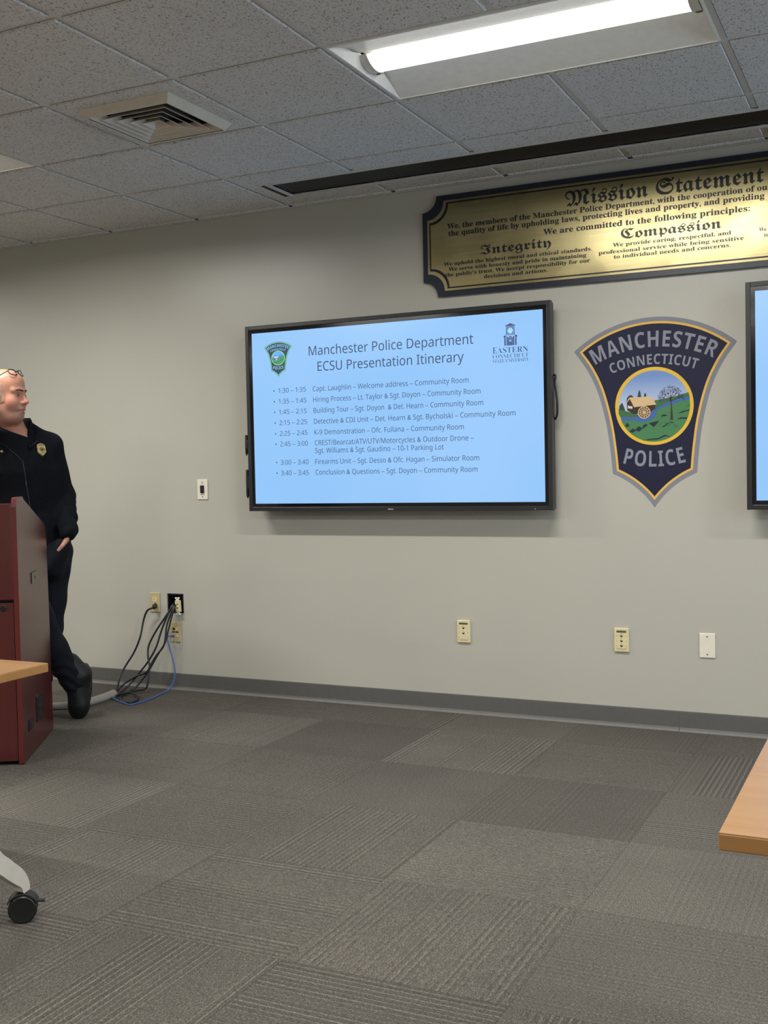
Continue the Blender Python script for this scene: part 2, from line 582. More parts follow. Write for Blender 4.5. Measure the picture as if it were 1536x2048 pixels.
# ceiling: regular-edge tiles standing proud of the tees
lamps = [(c, r) for c in (-9, -4, 1, 6) for r in (1, -3, -7, -11)]          # left column, first row of each 2 x 4 fitting; far left ones added unseen for light
lamps = [(c, r) for c, r in lamps if XL < GX + c * G and GX + (c + 2) * G < XR and YR < GY - (3 - r) * G]
lamp_cells = {(c + k, r) for c, r in lamps for k in (0, 1)}
vent_cell = (-1, 1)
slot = (-2.879, 0.692, -.4736, -.236)
ceil = MB()
gap, step = 0.0135, 0.008
def tile(x0, x1, y0, y1, e=(1, 1, 1, 1)):
    """one tile face with bevelled edges (e: which sides have a tee)"""
    a, b, c, d = x0 + gap * e[0], x1 - gap * e[1], y0 + gap * e[2], y1 - gap * e[3]
    k = .003
    ceil.add([(a + k * e[0], c + k * e[2], H), (b - k * e[1], c + k * e[2], H), (b - k * e[1], d - k * e[3], H), (a + k * e[0], d - k * e[3], H),
              (a, c, H + step), (b, c, H + step), (b, d, H + step), (a, d, H + step)],
             [(0, 3, 2, 1), (0, 1, 5, 4), (1, 2, 6, 5), (2, 3, 7, 6), (3, 0, 4, 7)], M['tile'])
cols = range(int((XL - GX) / G) - 1, int((XR - GX) / G) + 1)
rows = range(int((YR - GY) / G) + 2, 5)
for c in cols:
    for r in rows:
        x0, x1 = max(XL, GX + c * G), min(XR, GX + (c + 1) * G)
        y0, y1 = GY - (3 - r) * G, min(0.0, GY - (2 - r) * G)
        y0 = max(y0, YR)
        if (c, r) in lamp_cells or x1 - x0 < .05 or y1 - y0 < .03:
            continue
        if r == 3 and x1 > slot[0] and x0 < slot[1]:
            # the slot cuts this row
            tile(x0, x1, y0, slot[2] - .012, (1, 1, 1, 0))
            tile(x0, x1, slot[3] + .012, y1, (1, 1, 0, 1))
            if x0 < slot[0]:
                tile(x0, slot[0] - .012, slot[2] - .012, slot[3] + .012, (1, 0, 0, 0))
            if x1 > slot[1]:
                tile(slot[1] + .012, x1, slot[2] - .012, slot[3] + .012, (0, 1, 0, 0))
        elif (c, r) == vent_cell:
            s = .20
            cx, cy = -2.711, -1.5856
            tile(x0, x1, y0, cy - s, (1, 1, 1, 0)); tile(x0, x1, cy + s, y1, (1, 1, 0, 1))
            tile(x0, cx - s, cy - s, cy + s, (1, 0, 0, 0)); tile(cx + s, x1, cy - s, cy + s, (0, 1, 0, 0))
        else:
            tile(x0, x1, y0, y1)
ceil.box(XL - .1, XR + .1, YR - .1, .1, H + .16, H + .2, M['plaster'])
struct(ceil.build('ceiling'))
# the exposed tees
t = MB()
hw = .0119
for r in range(rows[0], 6):
    y = GY - (3 - r) * G
    if YR < y < 0:
        t.box(XL, XR, y - hw, y + hw, H + .0085, H + .012, M['grid'])
mid_cut = {}
for c, r in lamps:
    mid_cut.setdefault(c + 1, []).append((GY - (3 - r) * G, GY - (2 - r) * G))
for c in cols:
    x = GX + c * G
    if XL < x < XR:
        runs, y0 = [], YR
        for a, b in sorted(mid_cut.get(c, [])) + [(slot[2] - .012, slot[3] + .012)]:
            runs.append((y0, a)); y0 = b
        runs.append((y0, -.03))
        for y0, y1 in runs:
            t.box(x - hw, x + hw, y0, y1, H + .0081, H + .0125, M['grid'])
        if x < slot[0]:
            t.box(x - hw, x + hw, slot[2] - .012, slot[3] + .012, H + .0081, H + .0125, M['grid'])
struct(t.build('trim_1'))
t = MB()
t.box(XL, XR, -.022, 0, H - .0005, H + .002, M['grid'])
t.box(XL, XR, -.0015, 0, H - .0005, H + .02, M['grid'])
struct(t.build('trim_2'))

# ------------------------------------------------------------------ ceiling lights
def make_lamp():
    root = thing('ceiling_light', '', 'ceiling light', group='recessed two by four foot ceiling lights')
    X, Y = G - .017, G / 2 - .017          # half sizes of the opening
    f = MB()
    for a in ((-X - .008, X + .008, -Y - .008, -Y), (-X - .008, X + .008, Y, Y + .008), (-X - .008, -X, -Y, Y), (X, X + .008, -Y, Y)):
        f.box(*a, .001, .012, M['lamp_white'])
    f.build('frame', root)
    r = MB()
    xe = X - .016
    ye, ze = .086, .050
    for sg in (-1, 1):       # long sloping sides
        n = 8
        prof = []
        for i in range(n + 1):
            q = i / n
            prof.append((sg * (Y + (ye - Y) * q), .004 + (ze - .004) * math.sin(q * math.pi / 2)))
        v = [(x, y, z) for (y, z) in prof for x in (-X, X)]
        r.add(v, [(2 * i, 2 * i + 1, 2 * i + 3, 2 * i + 2) for i in range(n)], M['lamp_white'])
        # end plates
        v = [(sg * X, -Y, .004), (sg * X, Y, .004), (sg * xe, ye, ze), (sg * xe, -ye, ze)]
        r.add(v, [(0, 1, 2, 3)], M['lamp_white'])
        r.add([(sg * X, sy * Y, .004) for sy in (-1, 1)] + [(sg * X, sy * Y, ze + .01) for sy in (-1, 1)], [(0, 1, 3, 2)], M['lamp_white'])
    r.box(-X - .006, X + .006, -Y - .006, Y + .006, ze + .03, ze + .036, M['lamp_white'])
    r.build('reflector', root, smooth=30)
    def arc_prof(half, sag):
        return [(half * math.sin(q), ze - .006 - sag * (math.cos(q) - math.cos(1.1)) / (1 - math.cos(1.1))) for q in np.linspace(-1.1, 1.1, 15)]
    k = 1 / math.sin(1.1)
    pr = arc_prof(.081 * k, .030)
    xl = xe - .020
    l = MB()
    v = [(x, y, z) for x in (-xl, xl) for y, z in pr]
    n = len(pr)
    l.add(v, [(i, i + 1, n + i + 1, n + i) for i in range(n - 1)], LENS)
    l.build('lens', root, smooth=60)
    ld = bpy.data.lights.new('tube', 'AREA')  # flat area light added below the lens, so the reflectors stay dim
    ld.shape = 'RECTANGLE'; ld.size = 2 * xl - .02; ld.size_y = .07
    ld.energy = AREA_WATTS; ld.color = LAMP_COL; ld.spread = math.radians(SPREAD)
    lo = bpy.data.objects.new('tube', ld); COL.objects.link(lo); lo.parent = root
    lo.location = (0, 0, .0085)
    for sg in (-1, 1):
        c = MB()
        pc = arc_prof(.083 * k, .033)
        v = [(x, y, z) for x in (sg * (xl - .004), sg * (xe + .006)) for y, z in pc]
        c.add(v, [(i, i + 1, n + i + 1, n + i) for i in range(n - 1)] + [tuple(range(n)), tuple(range(n, 2 * n))], M['lamp_cap'])
        cap = c.build('end_cap', root, smooth=60)
        s = MB()
        s.disc((sg * (xl + .012), .058, ze - .027), (0, .45, -.9), .012, .004, M['screw'], 16)
        s.build('screw', cap, smooth=40)
    return root
LENS = emit('lit_lamp_lens', (*LAMP_COL, 1), LAMP)
lab = {(1, 1): 'lit white ceiling light with curved glowing lens above the gap between the two displays',
       (-4, 1): 'lit ceiling light cut off by the left edge, corner beside the square vent'}
lamp0 = None
where_c = {-9: 'added unseen far left', -4: 'left', 1: 'middle', 6: 'right'}  # far left column is out of view, added to brighten the left wall
where_r = {1: 'front', -3: 'second', -7: 'third', -11: 'rear'}
for c, r in lamps:
    loc = (GX + (c + 1) * G, GY - (2.5 - r) * G, H)
    L = lab.get((c, r), 'lit recessed ceiling light in the %s column of the %s row' % (where_c[c], where_r[r]))
    if lamp0 is None:
        lamp0 = make_lamp()
        lamp0.location = loc; lamp0['label'] = L
    else:
        dup(lamp0, loc, L)

# ------------------------------------------------------------------ square air vent
vr = thing('ceiling_vent', 'square louvred air vent with stepped blades in the ceiling', 'vent', (-2.711, -1.5856, H))
def ring(mb, s0, z0, s1, z1, th, m):
    """square sloping blade from half size s0 at z0 to half size s1 at z1"""
    for k in range(4):
        ca, sa = [(1, 0), (0, 1), (-1, 0), (0, -1)][k]
        def P(u, s, z):
            x, y = s, u * s
            return (x * ca - y * sa, x * sa + y * ca, z)
        v = [P(-1, s0, z0), P(1, s0, z0), P(1, s1, z1), P(-1, s1, z1), P(-1, s0 - th, z0), P(1, s0 - th, z0), P(1, s1 - th, z1), P(-1, s1 - th, z1)]
        mb.add(v, [(0, 1, 2, 3), (7, 6, 5, 4), (3, 2, 6, 7), (0, 4, 5, 1)], m)
f = MB()
ring(f, .214, -.0002, .194, -.032, .004, M['vent'])
f.build('frame', vr)
for s0, s1, z1 in ((.156, .187, -.029), (.120, .151, -.030), (.084, .115, -.031), (.048, .079, -.032), (.018, .043, -.033)):
    b = MB(); ring(b, s0, -.004 if s0 > .1 else -.010, s1, z1, .0035, M['vent']); b.build('louvre', vr)
b = MB(); b.box(-.020, .020, -.020, .020, -.014, -.010, M['vent']); b.build('centre_plate', vr)
b = MB(); b.box(-.199, .199, -.199, .199, .030, .034, M['vent_dark'])
for k in (-1, 1):
    b.box(k * .199 - .001, k * .199 + .001, -.199, .199, .0, .032, M['vent_dark'])
    b.box(-.199, .199, k * .199 - .001, k * .199 + .001, .0, .032, M['vent_dark'])
b.build('throat', vr)

# ------------------------------------------------------------------ recessed projection screen slot
sl = thing('projection_screen_housing', 'long black recessed projection screen slot in the ceiling along the front wall', 'projection screen', (0, 0, H))
a = MB()
x0, x1, y0, y1 = slot
for q in ((x0 - .014, x1 + .014, y0 - .012, y0), (x0 - .014, x1 + .014, y1, y1 + .012), (x0 - .014, x0, y0, y1), (x1, x1 + .014, y0, y1)):
    a.box(*q, -.004, .006, M['grid'])
a.box(x0 - .045, x0 - .02, y0 - .002, y1 + .004, -.0006, .0, M['slot_black'])
a.build('frame', sl)
a = MB()
a.box(x0, x0 + .62, y0, y1, .010, .05, M['slot_black'])
a.box(x0 + .622, x1, y0, y1, .010, .05, M['slot_black'])
a.build('closing_panel', sl)
# ------------------------------------------------------------------ police emblem: flat vinyl graphic
def emblem_outline():
    top = arc3((.378, .302), (0, .4405), (-.378, .302), 32)
    left = [(-.378, .302), (-.3125, .207), (-.2635, .100), (-.226, -.045), (-.206, -.183), (-.1963, -.289)]
    left = [tuple(p[:2]) for p in spline([(a, b, 0) for a, b in left], 6)]
    bl = arc3((-.1963, -.289), (-.0865, -.354), (0, -.4506), 14)
    return [top, left, bl, [(-x, z) for x, z in reversed(bl)], [(-x, z) for x, z in reversed(left)]]     # counter-clockwise edges

def shrink(edges, d):
    """edges moved inwards by d and trimmed where neighbours cross"""
    off = []
    for e in edges:
        P = np.array(e, float)
        T = np.gradient(P, axis=0); T /= np.linalg.norm(T, axis=1)[:, None]
        off.append(P + d * np.c_[-T[:, 1], T[:, 0]])
    def cross(A, B):
        for i in range(len(A) - 2, -1, -1):
            for j in range(len(B) - 1):
                p, r, q, s_ = A[i], A[i + 1] - A[i], B[j], B[j + 1] - B[j]
                k_ = r[0] * s_[1] - r[1] * s_[0]
                if abs(k_) < 1e-12:
                    continue
                t = ((q - p)[0] * s_[1] - (q - p)[1] * s_[0]) / k_
                u = ((q - p)[0] * r[1] - (q - p)[1] * r[0]) / k_
                if -1e-6 <= t <= 1 + 1e-6 and -1e-6 <= u <= 1 + 1e-6:
                    return i, j, p + t * r
        return None
    n = len(off)
    X = [cross(off[i], off[(i + 1) % n]) for i in range(n)]
    out = []
    for i in range(n):
        lo_ = X[i - 1]; hi_ = X[i]
        a = lo_[1] + 1 if lo_ else 0
        b = hi_[0] + 1 if hi_ else len(off[i])
        seq = list(off[i][a:b])
        if lo_:
            seq = [lo_[2]] + seq
        if hi_:
            seq = seq + [hi_[2]]
        out.append([tuple(q) for q in seq])
    return out

def joined(edges):
    return [p for e in edges for p in e[:-1]]

SC = {
 'hill': [(0.0007, 0.0315), (0.0051, 0.0517), (0.0474, 0.057), (0.1102, 0.0688), (0.1605, 0.0824), (0.1655, 0.0627), (0.1225, 0.0548), (0.064, 0.0393), (0.0217, 0.02)],
 'river': [(-0.1567, -0.0198), (-0.1112, -0.0237), (-0.0724, -0.0218), (-0.0124, -0.002), (0.0217, 0.0178), (0.064, 0.0393), (0.1225, 0.0564), (0.1655, 0.0643), (0.1665, 0.0492), (0.1224, 0.043), (0.0722, 0.0262), (0.03, 0.0132), (0.0109, -0.003), (0.0077, -0.0241), (-0.0128, -0.0382), (-0.047, -0.0476), (-0.0727, -0.0458), (-0.0898, -0.0374), (-0.1504, -0.0386)],
 'bank': [(-0.1645, 0.0152), (-0.1238, 0.0056), (-0.0808, -0.0077), (-0.0596, -0.0215), (-0.1112, -0.0237), (-0.1567, -0.0198), (-0.1639, -0.0044)],
 'field': [(-0.1504, -0.0373), (-0.0898, -0.0361), (-0.0727, -0.0458), (-0.047, -0.0476), (-0.0128, -0.0382), (0.0077, -0.0241), (0.0109, -0.003), (0.03, 0.0132), (0.0722, 0.0262), (0.1224, 0.043), (0.1665, 0.0501)],
 'mill': [(-0.1246, 0.0478), (-0.1092, 0.0682), (-0.089, 0.0269), (0.0083, 0.032), (0.0068, 0.0134), (-0.0124, 0.0023), (-0.0508, -0.0055), (-0.0916, -0.0082), (-0.1237, 0.0112)],
 'roof': [(-0.1144, 0.0676), (-0.1079, 0.0707), (-0.0074, 0.0693), (0.0134, 0.0318), (-0.0912, 0.0236), (-0.1101, 0.0631), (-0.1233, 0.0478), (-0.1263, 0.0479)],
 'trees': [[(-0.1268, 0.0479), (-0.1252, 0.0672), (-0.1143, 0.0804), (-0.1013, 0.0811), (-0.092, 0.0699)],
           [(-0.0756, 0.07), (-0.0711, 0.0903), (-0.0654, 0.105), (-0.0596, 0.0898), (-0.0572, 0.07)],
           [(-0.044, 0.0711), (-0.043, 0.0838), (-0.0382, 0.0896), (-0.0336, 0.0821), (-0.0329, 0.0714)],
           [(-0.1645, 0.0086), (-0.1603, 0.0343), (-0.148, 0.0476), (-0.14, 0.0313), (-0.1316, 0.0051)]],
 'rocks': [[(-0.1342, -0.0659), (-0.1288, -0.0532), (-0.1231, -0.0469), (-0.1181, -0.0557), (-0.1117, -0.0646), (-0.1247, -0.0671)],
           [(-0.1163, -0.0902), (-0.0967, -0.075), (-0.0882, -0.0839), (-0.0708, -0.066), (-0.055, -0.0752), (-0.0429, -0.0563), (-0.028, -0.0603), (-0.0302, -0.0654), (-0.0517, -0.0774), (-0.069, -0.0918), (-0.0839, -0.0857), (-0.097, -0.0965)],
           [(-0.0236, -0.0528), (-0.0045, -0.0501), (0.0252, -0.0431), (0.0145, -0.0584), (-0.0005, -0.0728), (-0.0131, -0.0617)],
           [(0.0305, -0.0259), (0.0403, -0.0169), (0.0508, -0.0152), (0.0654, -0.0222), (0.0528, -0.0238), (0.0423, -0.0246)],
           [(0.1102, -0.0143), (0.1302, -0.0037), (0.1634, 0.0024), (0.1634, -0.001), (0.1385, -0.0083)],
           [(0.1082, -0.0416), (0.1216, -0.032), (0.1548, -0.0334), (0.1529, -0.04), (0.1216, -0.0388)],
           [(-0.0544, -0.1339), (-0.0224, -0.1276), (0.0201, -0.1246), (0.0519, -0.1099), (0.0799, -0.1219), (0.0518, -0.1171), (0.02, -0.131), (-0.0224, -0.1323)],
           [(0.147, 0.0187), (0.1649, 0.0242), (0.1648, 0.0216)],
           [(0.0354, -0.0754), (0.0587, -0.0601), (0.0861, -0.0433), (0.065, -0.0603)]],
 'trunk': [(0.0765, -0.0417), (0.0805, 0.0153), (0.079, 0.0407), (0.0777, 0.0704), (0.081, 0.0702), (0.0832, 0.0405), (0.0859, 0.0151), (0.0895, -0.0422)],
}
EDGES = emblem_outline()
OUT = joined(EDGES)
YEL = joined(shrink(EDGES, .0205))
NAV = joined(shrink(EDGES, .031))

def stroke(p, q, w0, w1):
    p, q = np.array(p), np.array(q)
    d = (q - p) / np.linalg.norm(q - p)
    n = np.array([-d[1], d[0]])
    return [tuple(p - n * w0), tuple(q - n * w1), tuple(q + n * w1), tuple(p + n * w0)]

def emblem_parts(K, s, mats, y0, dy):
    """returns {part: MB}; K scales the artwork, y steps towards the viewer by dy"""
    P = {}
    def lay(part, poly, m, lvl):
        mb = P.setdefault(part, MB())
        y = y0 - dy * lvl
        pts = [(a * K * s[0], y, b * K * s[1]) for a, b in poly]
        mb.add(pts, fill(poly), mats[m])
    def text(part, fn, lvl, *a, **kw):
        mb = P.setdefault(part, MB())
        t = MB(); fn(t, *a, **kw)
        mb.add([(v[0] * K * s[0], y0 - dy * lvl, v[2] * K * s[1]) for v in t.v], t.f, t.mats[0])
    yel, nav = YEL, NAV
    lay('backing', OUT, 'grey', 1)
    lay('border', yel, 'yellow', 2)
    lay('field', nav, 'navy', 3)
    text('lettering_town', write_arc, 4, 'MANCHESTER', -.284, .284, .5823, -.280, .0735, 0, mats['letter'], SANSB, gap=1.10)
    text('lettering_state', write_arc, 4, 'CONNECTICUT', -.200, .200, .588, -.367, .047, 0, mats['letter'], SANSB, gap=1.08)
    text('lettering_police', write_arc, 4, 'POLICE', -.148, .148, .584, .326, .0735, 0, mats['letter'], SANSB, up=False, gap=1.08)
    cx, cz = .0012, .0258
    lay('medallion_ring', circle(cx, cz, .1825), 'ring', 4)
    ins = .166
    lay('landscape', circle(cx, cz, ins), 'sky', 5)
    for tr in SC['trees']:
        lay('landscape', tr, 'conifer', 6)
    lay('landscape', SC['hill'], 'hill', 6)
    lay('landscape', [(-.07, -.02), (.03, .01), (.07, .045), (.005, .05), (-.07, .03)], 'hill', 6.5)
    lay('landscape', SC['bank'], 'hill', 7)
    # meadow below the river, closed along the rim of the picture
    a0 = math.atan2(SC['field'][-1][1] - cz, SC['field'][-1][0] - cx)
    a1 = math.atan2(SC['field'][0][1] - cz, SC['field'][0][0] - cx) 
    rim = [(cx + ins * math.cos(a0 + (a1 - a0) * i / 40), cz + ins * math.sin(a0 + (a1 - a0) * i / 40)) for i in range(41)]
    lay('landscape', SC['field'] + rim, 'meadow', 7)
    lay('landscape', SC['river'], 'river', 8)
    lay('landscape', SC['mill'], 'mill', 9)
    lay('landscape', SC['roof'], 'beige', 10)
    for k in range(3):
        x = -.1195 + k * .0075
        lay('landscape', [(x, .0195 - k * .001), (x + .0055, .0188 - k * .001), (x + .0055, .0315 - k * .0018), (x, .0322 - k * .0018)], 'pane', 10)
    wc, wr = (-.0435, -.0029), .0295
    for k in range(12):
        q = 2 * math.pi * k / 12
        lay('landscape', stroke(wc, (wc[0] + wr * math.cos(q), wc[1] + wr * math.sin(q)), .0012, .0014), 'beige', 12)
    for lv_, r0, r1 in ((13, wr - .0045, wr), (13, .0165, .0195), (14, 0, .006)):
        for k in range(32):
            q, p = 2 * math.pi * k / 32, 2 * math.pi * (k + 1) / 32
            lay('landscape', [(wc[0] + r * math.cos(t), wc[1] + r * math.sin(t)) for r, t in ((r0, q), (r1, q), (r1, p), (r0, p))] if r0 else
                [wc, (wc[0] + r1 * math.cos(q), wc[1] + r1 * math.sin(q)), (wc[0] + r1 * math.cos(p), wc[1] + r1 * math.sin(p))], 'beige', lv_)
    lay('landscape', circle(*wc, wr - .001, 24), 'mill', 11)
    lay('landscape', SC['trunk'], 'bark', 9)
    rnd = random.Random(3)
    for q in (1.9, 1.25, 2.3, .8, 1.57, 2.65, .45):
        b = (.0795, .045 + .02 * rnd.random())
        e = (b[0] + .062 * math.cos(q), b[1] + .052 * math.sin(q))
        lay('landscape', stroke(b, e, .0011, .0005), 'bark', 9)
        for d in (-.4, .4):
            h = (b[0] + .032 * math.cos(q), b[1] + .028 * math.sin(q))
            lay('landscape', stroke(h, (h[0] + .03 * math.cos(q + d), h[1] + .028 * math.sin(q + d)), .0007, .0004), 'bark', 9)
    for k in range(110):
        q = -.1 + 3.4 * rnd.random(); r = .026 + .036 * rnd.random() ** .6
        x, z = .0795 + r * math.cos(q) * 1.0, .054 + r * math.sin(q)
        if math.hypot(x - cx, z - cz) > ins - .006:
            continue
        t = 6.28 * rnd.random()
        lay('landscape', stroke((x, z), (x + .0042 * math.cos(t), z + .0042 * math.sin(t)), .0011, .0006), 'leaf', 10)
    for rk in SC['rocks']:
        lay('landscape', rk, 'rock', 9)
    for k in range(26):
        x, z = .015 + .09 * rnd.random(), -.078 + .026 * rnd.random()
        lay('landscape', stroke((x, z), (x + .012, z + .003 * (rnd.random() - .3)), .0004, .0003), 'leaf', 9)
    return P

EMC = dict(grey=(128, 129, 138), yellow=(224, 178, 84), navy=(23, 25, 52), letter=(134, 136, 146), ring=(222, 180, 62), sky=(124, 150, 196),
           conifer=(46, 74, 62), hill=(62, 104, 70), meadow=(72, 124, 80), river=(64, 100, 166), mill=(62, 42, 38), beige=(208, 178, 132),
           pane=(232, 230, 224), bark=(66, 48, 44), leaf=(44, 54, 50), rock=(34, 46, 58))
em = {k: mat('vinyl_' + k, v, 0.6, spec=0.3, vary=0.02) for k, v in EMC.items()}
k = NT('vinyl_sky_print')
sp = k.n('ShaderNodeSeparateXYZ'); k.l(k.coord(), sp.inputs[0])
k.l(k.ramp(k.math('ADD', k.math('MULTIPLY', sp.outputs[2], 3.0), 0.15), [(0.2, rgb(184, 194, 216)), (0.65, rgb(104, 138, 192))]), k.b.inputs['Base Color'])
k.b.inputs['Roughness'].default_value = 0.5
em['sky'] = k.m
eb = thing('police_emblem', 'navy and yellow shield shaped police emblem with a mill scene on the wall', 'emblem', (-1.0935, 0, 1.5))
for nme, mb in emblem_parts(1.0, (1, 1), em, 0.0, .0004).items():
    mb.build(nme, eb)

# ------------------------------------------------------------------ displays
def glow(name, c, s=1.0):
    return emit(name, rgb(*c), SCREEN * s)
k = NT('lit_slide_background')
k.b.inputs['Base Color'].default_value = (0.02, 0.02, 0.02, 1)
k.b.inputs['Roughness'].default_value = 0.2
nz = k.noise(1.3, 1.0, vec=k.coord())
k.l(k.ramp(nz, [(0.3, rgb(140, 194, 248)), (0.7, rgb(152, 200, 250))]), k.b.inputs['Emission Color'])
k.b.inputs['Emission Strength'].default_value = SCREEN
SLIDE = k.m
INK = glow('slide_ink', (54, 84, 124))
INK2 = glow('slide_ink_title', (38, 64, 102))
LOGO = glow('slide_logo_navy', (38, 66, 124))
LOGO2 = glow('slide_logo_grey', (84, 104, 150))
TEX = {k_: glow('slide_emblem_' + k_, v) for k_, v in dict(grey=(96, 168, 180), yellow=(140, 210, 150), navy=(40, 66, 84), letter=(130, 196, 240), ring=(150, 226, 140), sky=(100, 176, 246),
       conifer=(40, 110, 84), hill=(58, 150, 90), meadow=(66, 158, 92), river=(74, 140, 226), mill=(60, 70, 84), beige=(196, 214, 226),
       pane=(210, 230, 250), bark=(50, 64, 80), leaf=(44, 110, 80), rock=(34, 70, 84)).items()}
SW, SH = 1.634, 0.919
def make_display():
    root = thing('display', '', 'television', group='wall mounted displays')
    # origin: lower left corner of the lit panel, on its plane
    f = MB()
    o, i = .0405, .018
    x0, x1, z0, z1 = -o, SW + o - .002, -o, SH + o
    def fr(mb, a, b, ya, yb, m):
        (ax0, ax1, az0, az1), (bx0, bx1, bz0, bz1) = a, b
        mb.box(ax0, bx0, ya, yb, az0, az1, m); mb.box(bx1, ax1, ya, yb, az0, az1, m)
        mb.box(bx0, bx1, ya, yb, az0, bz0, m); mb.box(bx0, bx1, ya, yb, bz1, az1, m)
    fr(f, (x0, x1, z0, z1), (x0 + .0215, x1 - .0215, z0 + .0215, z1 - .0215), -.004, .030, M['bezel'])
    f.build('bezel', root, bevel=.002)
    b = MB(); b.box(x0 + .004, x1 - .004, .030, .062, z0 + .004, z1 - .004, M['black_plastic'])
    b.build('back_shell', root, bevel=.004)
    g = MB(); fr(g, (x0 + .0215, x1 - .0215, z0 + .0215, z1 - .0215), (0, SW, 0, SH), -.0008, .010, M['bezel_in'])
    g.build('glass_border', root)
    mt = MB(); mt.box(.45, 1.18, .062, .1195, .22, .70, M['black_plastic'])
    mt.build('wall_bracket', root)
    sc = MB(); sc.add([(0, 0, 0), (SW, 0, 0), (SW, 0, SH), (0, 0, SH)], [(0, 1, 2, 3)], SLIDE)
    scr = sc.build('screen', root)
    y = -.0006
    T = SANS
    t = MB()
    write(t, 'Manchester Police Department', .352, 1.279, .7795, .0484, y, INK2, T)
    t.build('slide_title', scr)
    t = MB()
    write(t, 'ECSU Presentation Itinerary', .403, 1.227, .696, .0484, y, INK2, T)
    t.build('slide_title', scr)
    lines = [('Capt. Laughlin – Welcome address – Community Room', .371, 1.250, .591),
             ('Hiring Process – Lt. Taylor & Sgt. Doyon – Community Room', .372, 1.312, .534),
             ('Building Tour – Sgt. Doyon  & Det. Hearn – Community Room', .373, 1.325, .477),
             ('Detective & CDI Unit – Det. Hearn & Sgt. Bycholski – Community Room', .374, 1.4905, .4195),
             ('K-9 Demonstration – Ofc. Fullana – Community Room', .375, 1.221, .362),
             ('CREST/Bearcat/ATV/UTV/Motorcycles & Outdoor Drone –', .376, 1.273, .3065),
             ('Sgt. Williams & Sgt. Gaudino – 10-1 Parking Lot', .3765, 1.112, .265),
             ('Firearms Unit – Sgt. Desso & Ofc. Hagan – Simulator Room', .3765, 1.2995, .207),
             ('Conclusion & Questions – Sgt. Doyon – Community Room', .377, 1.2895, .151)]
    for s, a, c, z in lines:
        t = MB()
        write(t, s, a, c, z, .0262, y, INK, T)
        t.build('slide_entry', scr)
    times = ['1:30 – 1:35', '1:35 – 1:45', '1:45 – 2:15', '2:15 – 2:25', '2:25 – 2:45', '2:45 – 3:00', '3:00 – 3:40', '3:40 – 3:45']
    for n, (s, z) in enumerate(zip(times, (.592, .5345, .478, .4205, .3631, .3065, .208, .151))):
        t = MB()
        write(t, s, .1600 + n * .0007, .3295 + n * .0009, z, .0252, y, INK, T)
        t.add([(a, y, b) for a, b in circle(.1325 + n * .001, z + .0125, .0042, 12)], [tuple(range(12))], INK)
        t.build('slide_time', scr)
    # crest, upper left
    kx, kz = .1745 / .756, .189 / .8911
    crest = {}
    for nme, mb in emblem_parts(1.0, (kx, kz), TEX, -.0004, .00012).items():
        c = crest.setdefault('x', MB())
        for vs, fs, mi in [(mb.v, mb.f, mb.mi)]:
            off = len(c.v); c.v += [(a + .1635, b_, d + .7735) for a, b_, d in vs]
            for ff, mm in zip(fs, mi):
                c.f.append([off + q for q in ff]); c.mi.append(c._m(mb.mats[mm]))
    crest['x'].build('slide_crest', scr)
    # university mark, upper right
    u = MB()
    def poly(pts, m=LOGO, lv=1):
        u.add([(a, -.0005 - .0002 * lv, b) for a, b in pts], fill(pts), m)
    def rect(a, b, c, d, m=LOGO, lv=1):
        poly([(a, c), (b, c), (b, d), (a, d)], m, lv)
    cx = 1.4705
    poly([(cx - .0265, .8505), (cx + .0265, .8505), (cx + .0265, .8545), (cx, .8655), (cx - .0265, .8545)], LOGO2)
    poly([(cx - .016, .8545), (cx + .016, .8545), (cx, .8605)], LOGO, 2)
    rect(cx - .021, cx + .021, .8455, .8495, LOGO2)
    for s_ in (-1, 1):
        rect(cx + s_ * .0195 - .0018, cx + s_ * .0195 + .0018, .812, .845)
        rect(cx + s_ * .0285 - .0055, cx + s_ * .0285 + .0055, .797, .8065)
        rect(cx + s_ * .0275 - .0035, cx + s_ * .0275 + .0035, .758, .792)
        rect(cx + s_ * .0285 - .005, cx + s_ * .0285 + .005, .7925, .796, LOGO2)
        rect(cx + s_ * .0165 - .003, cx + s_ * .0165 + .003, .758, .802)
    rect(cx - .0255, cx + .0255, .8078, .811, LOGO2)
    rect(cx - .0155, cx + .0155, .8135, .8442, LOGO2)
    u.add([(a, -.0012, b) for a, b in circle(cx, .829, .0135, 24)], [tuple(range(24))], glow('slide_clock_face', (170, 222, 250)))
    rect(cx - .0004, cx + .0004, .829, .838, LOGO, 5); rect(cx, cx + .007, .8286, .8294, LOGO, 5)
    rect(cx - .013, cx + .013, .758, .795, LOGO2)
    poly([(cx - .013, .796), (cx + .013, .796), (cx, .805)], LOGO2)
    u.add([(a, -.0012, b) for a, b in circle(cx, .781, .005, 12)], [tuple(range(12))], SLIDE)
    for q in (-.007, 0, .007):
        rect(cx + q - .0015, cx + q + .0015, .760, .773, LOGO, 3)
    write(u, 'E', 1.379, 1.4005, .723, .0310, y, LOGO, SERIF, -.012)
    write(u, 'ASTERN', 1.4025, 1.559, .7235, .0265, y, LOGO, SERIF, -.012)
    write(u, 'CONNECTICUT', 1.3785, 1.5595, .6988, .0190, y, LOGO, SERIF, -.016)
    write(u, 'STATE UNIVERSITY', 1.3785, 1.562, .6776, .0168, y, LOGO, SERIF, -.016)
    u.build('slide_university_mark', scr)
    d = MB(); write(d, 'DELL', .800, .830, -.0352, .0058, -.0046, M['white_plastic'], SANSB)
    d.build('maker_mark', root)
    d = MB(); d.box(1.582, 1.5855, -.0046, -.004, -.0345, -.0325, glow('standby_light', (235, 240, 250), 1.5)); d.build('status_light', root)
    return root
tv = make_display()
tv.location = (-3.222, -.120, 1.0836)
